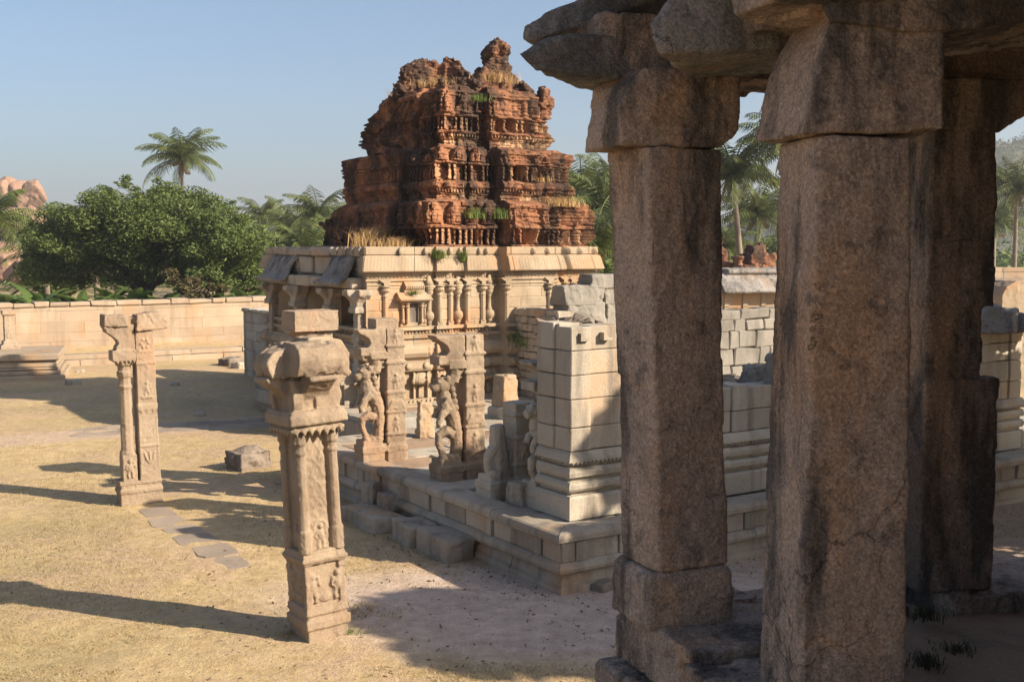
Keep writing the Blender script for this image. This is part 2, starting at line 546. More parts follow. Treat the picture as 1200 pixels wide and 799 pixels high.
def ground_mat():
    m, nt, b = newmat('dry_earth')
    T = NT(nt)
    p = T.pos()
    n1 = T.noise(p, .45, 7, .6)
    n2 = T.noise(p, 2.6, 6, .65)
    n3 = T.noise(p, 18, 5, .7)
    straw = T.mix(T.step(n2, .36, .62), (.40, .285, .145), (.50, .375, .20))
    dirt = T.mix(T.step(n3, .4, .6), (.40, .275, .165), (.47, .34, .215))
    col = T.mix(T.step(T.math('ADD', n1, T.math('MULTIPLY', T.math('SUBTRACT', n2, .5), .5)), .46, .60), straw, dirt)
    green = T.mix(T.step(n3, .4, .62), (.22, .19, .08), (.34, .265, .12))
    col = T.mix(T.math('MULTIPLY', T.step(T.math('ADD', T.noise(p, .22, 5), T.math('MULTIPLY', T.math('SUBTRACT', n2, .5), .35)), .52, .66), .6), col, green)
    # trodden bare soil in front of the platform
    sx = T.node('ShaderNodeSeparateXYZ'); T.ln(p, sx.inputs[0])
    dx = T.math('DIVIDE', T.math('SUBTRACT', sx.outputs[0], 1.2), 4.0)
    dy = T.math('DIVIDE', T.math('SUBTRACT', sx.outputs[1], 13.0), 2.0)
    rr = T.math('SQRT', T.math('ADD', T.math('MULTIPLY', dx, dx), T.math('MULTIPLY', dy, dy)))
    rr = T.math('ADD', rr, T.math('MULTIPLY', T.math('SUBTRACT', n1, .5), 1.1))
    soil = T.mix(T.step(n2, .38, .66), (.44, .335, .265), (.54, .42, .335))
    col = T.mix(T.step(rr, 1.15, .72), col, soil)
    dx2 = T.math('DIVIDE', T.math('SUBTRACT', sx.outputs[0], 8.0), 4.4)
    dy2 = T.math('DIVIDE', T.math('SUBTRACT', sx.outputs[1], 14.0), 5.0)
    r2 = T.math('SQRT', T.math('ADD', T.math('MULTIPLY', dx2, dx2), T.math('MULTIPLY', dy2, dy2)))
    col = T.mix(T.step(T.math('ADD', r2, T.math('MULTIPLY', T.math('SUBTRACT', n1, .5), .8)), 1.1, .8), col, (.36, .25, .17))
    dl = T.math('ABSOLUTE', T.math('SUBTRACT', T.math('ADD', T.math('MULTIPLY', sx.outputs[0], -.524), T.math('MULTIPLY', sx.outputs[1], .852)), 26.4))
    dl = T.math('ADD', dl, T.math('MULTIPLY', T.math('SUBTRACT', n2, .5), .9))
    col = T.mix(T.math('MULTIPLY', T.step(dl, .95, .55), .85), col, (.46, .34, .245))
    # fine grit
    v = T.math('ADD', T.math('ADD', T.math('MULTIPLY', T.math('SUBTRACT', T.noise(p, 60, 3, .7), .5), 1.1), T.math('MULTIPLY', T.math('SUBTRACT', T.noise(p, 5.5, 5, .7), .5), 1.0)), 1.0)
    peb = T.step(T.noise(p, 34, 2, .5), .70, .74)
    col = T.mix(T.math('MULTIPLY', peb, .55), col, (.16, .12, .09))
    far = T.step(sx.outputs[1], 60, 160)
    col = T.mix(far, col, (.13, .11, .05))
    vm = T.node('ShaderNodeVectorMath', operation='SCALE')
    T.ln(col, vm.inputs[0]); T.ln(v, vm.inputs['Scale'])
    T.ln(vm.outputs[0], b.inputs['Base Color'])
    h = T.math('ADD', T.math('ADD', T.noise(p, 3, 6, .65), T.math('MULTIPLY', n3, .5)), T.math('MULTIPLY', T.noise(p, 60, 3), .25))
    T.ln(T.bump(h, .7, .05), b.inputs['Normal'])
    return m
M['ground'] = ground_mat()
M['soil'] = stone_mat('loose_sand', (.36, .25, .165), (.29, .20, .135), (.18, .13, .09), sscale=40, bscale=10, bdist=.04)
M['hill'] = stone_mat('scrub_hill', (.17, .15, .095), (.12, .125, .07), (.06, .075, .035), nscale=.035, sscale=.6, bscale=.3, bdist=1.2, stain=(.46, .58), stain_amt=.8, sstretch=(.06, .06, .06))
M['path'] = stone_mat('path_stone', (.34, .27, .20), (.27, .215, .165), (.2, .16, .12), nscale=1.2)

# ------------------------------------------------------------------ ground, paths, hills
def gz(x, y):
    """height of the ground"""
    P = np.stack([np.asarray(x, float), np.asarray(y, float), 0 * np.asarray(x, float)], -1)
    z = .035 * fbm(P, 2.2, 3, 3) + .012 * fbm(P, .5, 2, 9)
    # earth heaped behind the curb below the compound wall
    return z

xs = np.concatenate([-np.geomspace(1500, 14.5, 26), np.arange(-14, 14.01, .16), np.geomspace(14.5, 1500, 26)])
ys = np.concatenate([-np.geomspace(700, 2.2, 14), np.arange(-2, 8, .8), np.arange(8, 26, .14), np.arange(26, 48, .5), np.geomspace(48.5, 2500, 26)])
X, Y = np.meshgrid(xs, ys)
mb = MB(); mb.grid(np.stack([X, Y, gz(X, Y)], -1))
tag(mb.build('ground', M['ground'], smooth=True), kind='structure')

def flag_strip(name, pts, tint=.1):
    mb = MB()
    for (x, y, l, w, rz) in pts:
        n = 9
        P = []
        for k in range(n):
            a = 2 * math.pi * k / n + .35
            rx = l / 2 * (abs(math.cos(a)) ** .45) * math.copysign(1, math.cos(a)) * random.uniform(.86, 1.05)
            ry = w / 2 * (abs(math.sin(a)) ** .45) * math.copysign(1, math.sin(a)) * random.uniform(.86, 1.05)
            P.append((x + rx * math.cos(rz) - ry * math.sin(rz), y + rx * math.sin(rz) + ry * math.cos(rz)))
        z = float(gz(x, y))
        mb.prism(P, 'z', -.06, z + .004, tint=random.uniform(-tint, tint))
    return tag(mb.build(name, M['path']), kind='structure')

pp = []
for v_, L, w, dx in ((7.05, .87, .52, .03), (6.3, .76, .56, -.02), (5.6, .75, .54, .03), (4.9, .78, .6, 0), (4.2, .74, .56, .03), (3.55, .68, .5, -.01)):
    p = uv(-2.92 + dx, v_)
    pp.append((p.x, p.y, L, w, R(90) + TH + random.uniform(-.08, .08)))
p = onz(95, 0 + 512, 0)
flag_strip('path', pp)
pp = []
for k in range(30):
    t = k / 29
    for w in range(2):
        a = onz(100 + 235 * t, 509 - 13 * t - 6 * w, 0)
        pp.append((a.x + random.uniform(-.1, .1), a.y + random.uniform(-.1, .1), random.uniform(.5, .9), random.uniform(.5, .7), random.uniform(-.2, .5)))
flag_strip('path', pp, .15)

def hill(name, f, x0, x1, y0, y1, n=70):
    X, Y = np.meshgrid(np.linspace(x0, x1, n), np.linspace(y0, y1, n))
    mb = MB(); mb.grid(np.stack([X, Y, f(X, Y)], -1))
    return tag(mb.build(name, M['hill'], smooth=True), kind='structure')
def hz_left(x, y):
    P = np.stack([x, y, 0 * x], -1)
    return -2 + 17 * np.exp(-(((x + 128) / 34) ** 2 + ((y - 285) / 50) ** 2)) * (1 + .25 * fbm(P, 25, 3, 4)) - .02 * np.abs(x + 128)
hill('hill', hz_left, -250, -30, 190, 400)
def hz_right(x, y):
    P = np.stack([x, y, 0 * x], -1)
    s = np.clip((x - 60) / 190, 0, 1.3)
    return -3 + (18 + 45 * s) * np.exp(-((y - 470) / 95) ** 2) * (1 / (1 + np.exp(-(x - 85) / 18))) * (1 + .22 * fbm(P, 45, 4, 8)) + 10 * np.exp(-(((x - 108) / 26) ** 2 + ((y - 420) / 40) ** 2))
hill('hill', hz_right, 10, 520, 250, 640, 110)

# ------------------------------------------------------------------ masonry
def course_blocks(mb, L, z0, z1, y0, y1, Mx, blk=(.6, 1.3), gap=.006, jit=.006, proud=.008, tint=.12, b=.014, x_start=0.0):
    x = x_start
    while x < L - .02:
        w = random.uniform(*blk)
        if L - (x + w) < blk[0] * .5: w = L - x
        x1 = min(x + w, L)
        pr = random.uniform(-proud, proud)
        mb.cham(x + gap, x1 - gap, y0 + pr, y1, z0 + gap * .7, z1 - gap * .7, b, Mx, random.uniform(-tint, tint), jit)
        x = x1

def frame(origin, rz):
    return np.array(Matrix.Translation(origin) @ Matrix.Rotation(rz, 4, 'Z'))

def moulding(mb, L, prof, Mx, m0=0.0, m1=0.0, seg=(1.0, 1.8), jit=.006, tint=.1, back=.3):
    """profile [(outward d, z)] run along local x, face towards -y; m0,m1 = 1 for a mitred outer corner"""
    cuts = [0.0]
    while cuts[-1] < L - .3:
        cuts.append(min(L, cuts[-1] + random.uniform(*seg)))
    if L - cuts[-1] > .001: cuts[-1] = L
    for i in range(len(cuts) - 1):
        a, c = cuts[i], cuts[i + 1]
        j = random.uniform(-jit, jit); jz = random.uniform(-jit, jit)
        t = random.uniform(-tint, tint)
        v, n = [], len(prof) + 2
        pl = [(-back, prof[0][1])] + list(prof) + [(-back, prof[-1][1])]
        for e in (0, 1):
            for d, z in pl:
                x = a + .004 if e == 0 else c - .004
                if e == 0 and i == 0: x = a - (m0 * d)
                if e == 1 and i == len(cuts) - 2: x = c + (m1 * d)
                v.append((x, -d - j, z + jz))
        f = [tuple(range(n)), tuple(range(2 * n - 1, n - 1, -1))]
        f += [(k, n + k, n + (k + 1) % n, (k + 1) % n) for k in range(n)]
        f = [q[::-1] for q in f]
        mb.add(tm(Mx, np.array(v)), f, t)

# ------------------------------------------------------------------ stone platform
PT = .74
plat = thing('stone_platform', 'low moulded stone platform carrying the carved columns, its corner towards the viewer', 'platform', uv(0, 0), TH)
LU, LV = 13.0, 8.2
MF = frame((0, 0, 0), 0)                      # front face: local x = u, outward -y = -v
ML = frame((0, LV, 0), R(-90))                # left face: runs back to front
core = MB()
core.box(.06, LU, .06, LV, -.2, PT - .1); core.box(1.9, LU, LV + .01, 11.0, -.2, PT - .1)
core.build('core', M['plat'], plat)
def both(name, prof, mat=M['plat'], seg=(1.1, 2.0), jit=.008):
    mb = MB()
    moulding(mb, LU, prof, MF, 1, 0, seg, jit)
    moulding(mb, LV, prof, ML, 0, 1, seg, jit)
    return mb.build(name, mat, plat)
both('footing', [(.02, -.12), (.02, .07), (-.02, .09), (-.02, .15), (-.05, .22)], seg=(.8, 1.5), jit=.015)
both('torus_moulding', [(-.02, .225), (.03, .24), (.065, .27), (.075, .31), (.06, .355), (.02, .385), (-.03, .395)])
both('lip', [(.03, .625), (.065, .645), (.07, .70), (.05, .745), (.02, .76), (-.1, .765)], seg=(1.2, 2.2), jit=.01)
mb = MB()
for Mx, L in ((MF, LU), (ML, LV)):
    x = 0
    while x < L - .1:
        w = random.choice((.18, .2, .42, .5, .55))
        d = .0 if w > .3 else .035
        x1 = min(L, x + w)
        mb.cham(x + .004, x1 - .004, -d + random.uniform(-.008, .008), .25, .392, .63, .008, Mx, random.uniform(-.18, .12), .004)
        x = x1
mb.build('panel_band', M['plat'], plat)
mb = MB()
y = .28
while y < 10.8:
    d = random.uniform(.7, 1.2)
    x = .28 if y < LV - 1 else 1.95
    while x < LU:
        w = random.uniform(.7, 1.6)
        if random.random() > .1 or y < .6:
            mb.cham(x + .012, x + w - .012, y + .012, y + d - .012, PT - .16, PT - .005 + random.uniform(-.02, .022), .02, None, random.uniform(-.16, .12), .014)
        x += w
    y += d
mb.build('paving', M['grey'], plat)
# earth lying over the paving
X, Y = np.meshgrid(np.linspace(.4, LU - .2, 120), np.linspace(.4, 10.8, 110))
P = np.stack([X, Y, 0 * X], -1)
mb = MB(); P[..., 2] = PT - .022 + .035 * fbm(P, 1.4, 4, 31) - 1.2 * ((Y > LV - .25) & (X < 2.1))
mb.grid(P)
tag(mb.build('drifted_earth', M['soil'], plat, smooth=True))

# ------------------------------------------------------------------ enclosure wall on the platform (moulded base)
W1 = thing('enclosure_wall', 'broken grey moulded wall of squared blocks standing on the near edge of the platform', 'wall', uv(.5, .5, PT + .02), TH)
L1, TW = 9.6, .72
E0 = frame((0, 0, 0), 0)
E1 = frame((0, TW, 0), R(-90))
mb = MB()
for Mx, L, a, c in ((E0, L1, 1, 0), (E1, TW, 0, 1)):
    moulding(mb, L, [(.05, 0), (.05, .27), (.02, .30)], Mx, a, c, (.9, 1.6), .008)
mb.build('base_course', M['grey'], W1)
mb = MB()
for Mx, L, a, c in ((E0, L1, 1, 0), (E1, TW, 0, 1)):
    moulding(mb, L, [(-.04, .30), (-.04, .345), (.02, .355), (.045, .39), (.045, .44), (.01, .475), (-.04, .485), (-.04, .525), (.03, .54), (.04, .60), (.015, .655), (-.04, .665), (-.045, .72), (.0, .73)], Mx, a, c, (1.0, 1.7), .006)
    moulding(mb, L, [(.055, .735), (.05, .77), (.03, .82), (-.01, .86)], Mx, a, c, (1.0, 1.7), .006)
    x = 0.0
    while x < L:
        for k in range(1):
            mb.prism([(x, .70), (x + .06, .738), (x - .0, .738)], 'y', -.052, -.0, Mx)
        x += .065
mb.build('string_moulding', M['grey'], W1)
mb = MB()
HS = [.86, 1.16, 1.52, 1.83, 2.14, 2.48]
def w1_top(x): return 2.5 if x < .98 else (1.56 if x < 6.3 else 2.2)
xs_ = [0.0]; pil = []
while xs_[-1] < L1:
    pw = [.30, .62][len(xs_) % 2 == 0] if xs_[-1] > 0 else .32
    pil.append(pw < .4)
    xs_.append(min(L1, xs_[-1] + pw))
for k in range(len(HS) - 1):
    for i in range(len(xs_) - 1):
        if HS[k + 1] > w1_top(xs_[i]) + .05: continue
        d = .0 if pil[i] else -.035
        z1 = HS[k + 1] + (random.uniform(-.05, .01) if HS[k + 1] > w1_top(xs_[i]) - .1 else 0)
        mb.cham(xs_[i] + .003, xs_[i + 1] - .003, -d * 1.0 - .0 + random.uniform(-.006, .006), TW * .6, HS[k] + .004, z1 - .004, .01, E0, random.uniform(-.1, .08), .004)
    mb.cham(0.012, .34, .28, .34 + .0, HS[k] + .006, HS[k + 1] - .006, .01, None, random.uniform(-.1, .1), .004)
    mb.cham(-.03, .3, .345, TW, HS[k] + .006, HS[k + 1] - .006, .012, None, random.uniform(-.1, .1), .006)
    if k == 4:
        for i in range(0, 4):
            x = .12 + i * .36
            mb.prism([(x, 2.36), (x + .05, 2.34), (x + .07, 2.30), (x + .14, 2.29), (x + .14, 2.26), (x + .0, 2.26)], 'y', -.05, .05, E0)
mb.build('block_facing', M['grey'], W1)
mb = MB()
for i in range(150):
    x = random.uniform(.4, L1); h = w1_top(x)
    r = random.uniform(.05, .16)
    yy = random.uniform(.45, 1.5)
    zt = h - .06 + random.uniform(-.3, .1) - .15 * max(0, yy - .7)
    mb.hull([(x + random.gauss(0, r), yy + random.gauss(0, r), zt + random.gauss(0, r * .6)) for _ in range(9)], random.uniform(-.2, .2))
for i in range(60):
    x = random.uniform(.3, 1.0); yy = random.uniform(.5, 1.3); r = random.uniform(.035, .08); zt = 2.38 + random.uniform(-.1, .08) - .05 * abs(yy - 1)
    mb.hull([(x + random.gauss(0, r), yy + random.gauss(0, r), zt + random.gauss(0, r * .6)) for _ in range(9)], random.uniform(-.5, -.1))
mb.box(.35, L1, .43, TW + .1, .1, 1.45); mb.box(.36, .95, TW + .12, 1.2, .1, 2.3)
for a, c, h in ((.35, .96, 2.35), (6.35, L1, 2.05)): mb.box(a, c, .435, TW + .1, 1.46, h)
rc = mb.build('rubble_core', M['rubble'], W1)

def rough_block(name, label, cat, p, size, rz, mat, voxel=.03, amp=.025, group=None, squash=.0, rad=0, seed=None, tilt=0.0):
    mb = MB()
    sx, sy, sz = size
    pts = []
    for x in (-1, 1):
        for y in (-1, 1):
            for z in (0, 1):
                k = 1 - squash * z
                pts.append((x * sx / 2 * k * random.uniform(.88, 1.06), y * sy / 2 * k * random.uniform(.88, 1.06), sz * z * random.uniform(.92, 1.05) - .04 * (1 - z)))
    mb.hull(pts)
    o = stone(mb, name, mat, None, voxel, amp, max(size) * .45, fine=amp * .25, fscale=.07, seed=seed)
    o.location = p
    o.rotation_euler = (tilt, 0, rz)
    tag(o, label, cat, group)
    return o

# ------------------------------------------------------------------ carved columns
def fig(mb, x, y, z, s=1.0, Mx=None):
    """little carved standing figure in low relief"""
    mb.ball((x, y, z + .21 * s), (.026 * s, .03, .03 * s), 8, 6, M=Mx)
    mb.ball((x, y, z + .13 * s), (.036 * s, .03, .055 * s), 8, 6, M=Mx)
    mb.tube([(x - .018 * s, y, z + .09 * s), (x - .03 * s, y, z + .045 * s), (x - .02 * s, y, z)], .016 * s, 6, M=Mx)
    mb.tube([(x + .018 * s, y, z + .09 * s), (x + .03 * s, y, z + .045 * s), (x + .022 * s, y, z)], .016 * s, 6, M=Mx)
    mb.tube([(x + .03 * s, y, z + .17 * s), (x + .06 * s, y, z + .13 * s), (x + .05 * s, y, z + .2 * s)], .012 * s, 6, M=Mx)
    mb.tube([(x - .03 * s, y, z + .17 * s), (x - .06 * s, y, z + .12 * s), (x - .03 * s, y, z + .1 * s)], .012 * s, 6, M=Mx)

def sq(mb, h, z0, z1, cx=0, cy=0, hy=None, h2=None):
    hy = h if hy is None else hy
    if h2 is None:
        mb.box(cx - h, cx + h, cy - hy, cy + hy, z0, z1)
    else:
        k = h2 / h
        mb.hull([(cx + x * h, cy + y * hy, z0) for x in (-1, 1) for y in (-1, 1)] + [(cx + x * h * k, cy + y * hy * k, z1) for x in (-1, 1) for y in (-1, 1)])

def cyma(w, z0, z1, sgn=1, r0=.18):
    """bracket outline growing outwards with height"""
    h = z1 - z0
    return [(0, z0), (r0 * sgn, z0), ((r0 + .02) * sgn, z0 + .12 * h), ((r0 + (w - r0) * .10) * sgn, z0 + .3 * h), ((r0 + (w - r0) * .38) * sgn, z0 + .55 * h), ((r0 + (w - r0) * .8) * sgn, z0 + .76 * h), (w * sgn, z0 + .88 * h), (w * sgn, z1), (0, z1)]

def bracket_column():
    t = thing('carved_column', 'nearest freestanding carved column with heavy four way bracket capital on the dry lawn', 'column', uv(-3.0, .32), TH + R(3))
    mb = MB()
    sq(mb, .235, -.15, .13); sq(mb, .26, .135, .24); sq(mb, .235, .23, .30); sq(mb, .255, .29, .38, h2=.235)
    sq(mb, .20, .36, .84)
    for x in (-1, 1):
        for y in (-1, 1):
            mb.box(x * .20 - .035, x * .20 + .035, y * .20 - .035, y * .20 + .035, .36, .84)
    for rz in range(4):
        Mx = np.array(Matrix.Rotation(rz * math.pi / 2, 4, 'Z'))
        fig(mb, -.15, -.215, .42, 1.35, Mx); fig(mb, .15, -.215, .42, 1.35, Mx)
        mb.ball((0, -.2, .46), (.08, .03, .05), 10, 7, M=Mx)
    sq(mb, .25, .84, .93); sq(mb, .265, .87, .90); sq(mb, .24, .93, .98)
    stone(mb, 'base', M['sandcol'], t, .012, .01, .2, .003, .04)
    mb = MB()
    sq(mb, .165, .95, 2.3)
    for rz in range(4):
        Mx = np.array(Matrix.Rotation(rz * math.pi / 2, 4, 'Z'))
        mb.lathe([(.078, .96), (.078, 1.2), (.06, 1.21), (.057, 2.02), (.07, 2.03), (.07, 2.06), (.058, 2.07), (.058, 2.12), (.075, 2.13), (.08, 2.2), (.08, 2.27)], (-.185, -.185, 0), 8, M=Mx)
        mb.box(-.1, .1, -.178, 0, .96, 1.26, Mx)
        fig(mb, 0, -.18, .985, 1.15, Mx)
        mb.tube([(.075 * math.cos(a), -.178, 1.2 + .09 * math.sin(a)) for a in np.linspace(0, math.pi, 9)], .014, 6, M=Mx)
        zz = np.linspace(1.32, 2.12, 34)
        for sg in (-1, 1):
            mb.tube([(sg * .055 * math.sin((z - 1.3) * 15.5), -.166, z) for z in zz], .011, 6, M=Mx)
            for z in np.arange(1.37, 2.1, .1):
                mb.ball((sg * .07, -.166, z), (.018, .012, .03), 6, 5, M=Mx)
    stone(mb, 'shaft', M['sandcol'], t, .011, .008, .25, .003, .04)
    mb = MB()
    sq(mb, .22, 2.24, 2.34)
    mb.hull([(x * .30, y * .30, 2.27) for x in (-1, 1) for y in (-1, 1)] + [(x * .26, y * .26, 2.36) for x in (-1, 1) for y in (-1, 1)])
    for rz in range(4):
        Mx = np.array(Matrix.Rotation(rz * math.pi / 2, 4, 'Z'))
        for k in range(-3, 4):
            mb.prism([(k * .085 - .036, 2.30), (k * .085 + .036, 2.30), (k * .085, 2.215)], 'y', -.31, -.26, Mx)
    sq(mb, .335, 2.34, 2.45); sq(mb, .31, 2.45, 2.49)
    for rz in range(4):
        Mx = np.array(Matrix.Rotation(rz * math.pi / 2, 4, 'Z'))
        mb.prism(cyma(.47, 2.46, 2.86, 1, .20), 'y', -.155, .155, Mx)
        mb.tube([(.46, -.16, 2.83), (.46, .16, 2.83)], .035, 8, M=Mx)
        mb.prism([(.0, 2.47), (.27, 2.47), (.3, 2.6), (.28, 2.82), (0, 2.82)], 'y', -.27, -.16, Mx)
    sq(mb, .24, 2.46, 2.86)
    stone(mb, 'bracket_capital', M['sandcol'], t, .014, .012, .22, .004, .05)
    mb = MB()
    def lobe(a, l, w, h, dz):
        Mx = np.array(Matrix.Rotation(a, 4, 'Z') @ Matrix.Translation((0, 0, 2.865 + dz)))
        pts = [(0, -w, 0), (0, w, 0), (l * .9, -w, -.01), (l * .9, w, -.01), (l, -w, .08), (l, w, .08), (l * 1.02, -w * .95, h * .5), (l * 1.02, w * .95, h * .5), (l * .88, -w * .85, h * .86), (l * .88, w * .85, h * .86), (l * .55, -w * .8, h), (l * .55, w * .8, h), (0, -w * .8, h), (0, w * .8, h)]
        mb.hull([tuple(x) for x in tm(Mx, np.array(pts, float))])
    lobe(R(-90), .46, .27, .34, 0); lobe(R(90), .46, .25, .33, 0); lobe(R(0), .44, .21, .35, .03); lobe(R(180), .48, .2, .30, -.01)
    mb.hull([(.33, -.16, 2.86), (.46, -.16, 2.78), (.49, -.16, 3.05), (.34, -.16, 3.1), (.33, .16, 2.86), (.46, .16, 2.78), (.49, .16, 3.05), (.34, .16, 3.1)])
    stone(mb, 'top_stone', M['sandcol'], t, .015, .02, .3, .006, .06)
    return t
def lean(o, deg):
    o.rotation_euler = (Matrix.Rotation(R(deg), 3, 'Y') @ o.rotation_euler.to_matrix()).to_euler()
col2 = bracket_column()
lean(col2, -2.6)

def twin_column():
    t = thing('carved_column', 'tall slender twin shafted column with one sided bracket standing left on the dry lawn', 'column', (-6.17, 18.4, 0), TH + R(-2))
    mb = MB()
    for cx, h in ((-.185, .17), (.18, .20)):
        mb.box(cx - h - .03, cx + h, -.2, .2, -.15, .2); mb.box(cx - h - .05, cx + h + .01, -.22, .22, .2, .27)
        mb.box(cx - h - .02, cx + h - .01, -.195, .195, .27, .36); mb.box(cx - h - .04, cx + h, -.21, .21, .35, .41)
    mb.box(-.33, .37, -.12, .2, -.1, .4)
    stone(mb, 'base', M['sandcol'], t, .014, .012, .2, .004, .05)
    mb = MB()
    sq(mb, .135, .40, .86, -.185, -.02)
    fig(mb, -.185, -.165, .46, 1.4)
    mb.lathe([(.15, .84), (.15, .90), (.125, .93), (.118, 2.0), (.135, 2.02), (.135, 2.06), (.115, 2.08), (.115, 2.2), (.14, 2.22), (.15, 2.3), (.12, 2.32), (.12, 2.4), (.16, 2.42), (.16, 2.5)], (-.185, -.02, 0), 8)
    stone(mb, 'colonette', M['sandcol'], t, .014, .009, .25, .003, .05)
    mb = MB()
    mb.hull([(.18 + x * w, y * .17, z) for x in (-1, 1) for y in (-1, 1) for z, w in ((.38, .19), (3.0, .165))])
    for z in (.98, 1.62, 2.42):
        mb.box(.0, .36, -.185, .1, z, z + .035)
    mb.box(-.01, .37, -.19, .1, 1.66, 1.72)
    for k in range(3):
        mb.prism([(.02 + k * .11, 1.66), (.11 + k * .11, 1.66), (.065 + k * .11, 1.57)], 'y', -.19, -.1)
    for dx in (-.06, 0, .06): mb.tube([(.18, -.17, .68), (.18 + dx, -.185, .76), (.18 + dx * 1.6, -.175, .88)], .017, 6)
    fig(mb, .18, -.17, 1.86, 1.1)
    mb.tube([(.07, -.172, 1.84), (.29, -.172, 1.84)], .022, 6)
    for a in np.linspace(0, 2 * math.pi, 7)[:-1]:
        mb.ball((.18 + .07 * math.cos(a), -.168, 2.78 + .07 * math.sin(a)), .032, 7, 5)
    mb.tube([(.06 + .12 * k / 6 + .0, -.17, 2.64 + .02 * math.sin(k * 1.6)) for k in range(13)], .013, 6)
    mb.tube([(.02, -.16, .5), (.02, -.16, 1.5)], .02, 6); mb.tube([(.34, -.16, .5), (.34, -.16, 1.5)], .02, 6)
    stone(mb, 'pillar', M['sandcol'], t, .014, .010, .25, .004, .05)
    mb = MB()
    sq(mb, .16, 2.46, 2.5, -.2)
    for k in range(-2, 3): mb.prism([(-.18 + k * .075 - .035, 2.53), (-.18 + k * .075 + .035, 2.53), (-.18 + k * .075, 2.44)], 'y', -.2, -.14)
    mb.box(-.42, 0.0, -.2, .18, 2.5, 2.68)
    mb.prism([(.0, 2.68), (-.34, 2.68), (-.33, 2.74), (-.28, 2.79), (-.31, 2.86), (-.40, 2.93), (-.5, 3.0), (-.53, 3.08), (-.53, 3.12), (0, 3.12)], 'y', -.16, .15)
    mb.tube([(-.5, -.17, 3.1), (-.5, .16, 3.1)], .05, 8)
    stone(mb, 'bracket', M['sandcol'], t, .014, .012, .22, .004, .05)
    mb = MB()
    mb.hull([(-.55, -.2, 3.1), (-.55, .2, 3.1), (-.1, -.2, 3.09), (-.1, .2, 3.09), (-.52, -.18, 3.3), (-.52, .18, 3.3), (-.13, -.18, 3.27), (-.13, .18, 3.27)])
    mb.hull([(.02, -.24, 3.0), (.02, .22, 3.0), (.6, -.2, 3.03), (.6, .2, 3.03), (.05, -.22, 3.28), (.05, .2, 3.28), (.5, -.2, 3.31), (.5, .2, 3.31), (.68, -.17, 3.1), (.68, .17, 3.1), (.66, -.17, 3.2), (.66, .17, 3.2)])
    mb.box(-.2, .1, -.12, .15, 3.05, 3.24)
    stone(mb, 'top_stone', M['sandcol'], t, .018, .03, .25, .006, .06)
    return t
col1 = twin_column()
lean(col1, -1.0)
col1.scale = (.87, .9, .945)

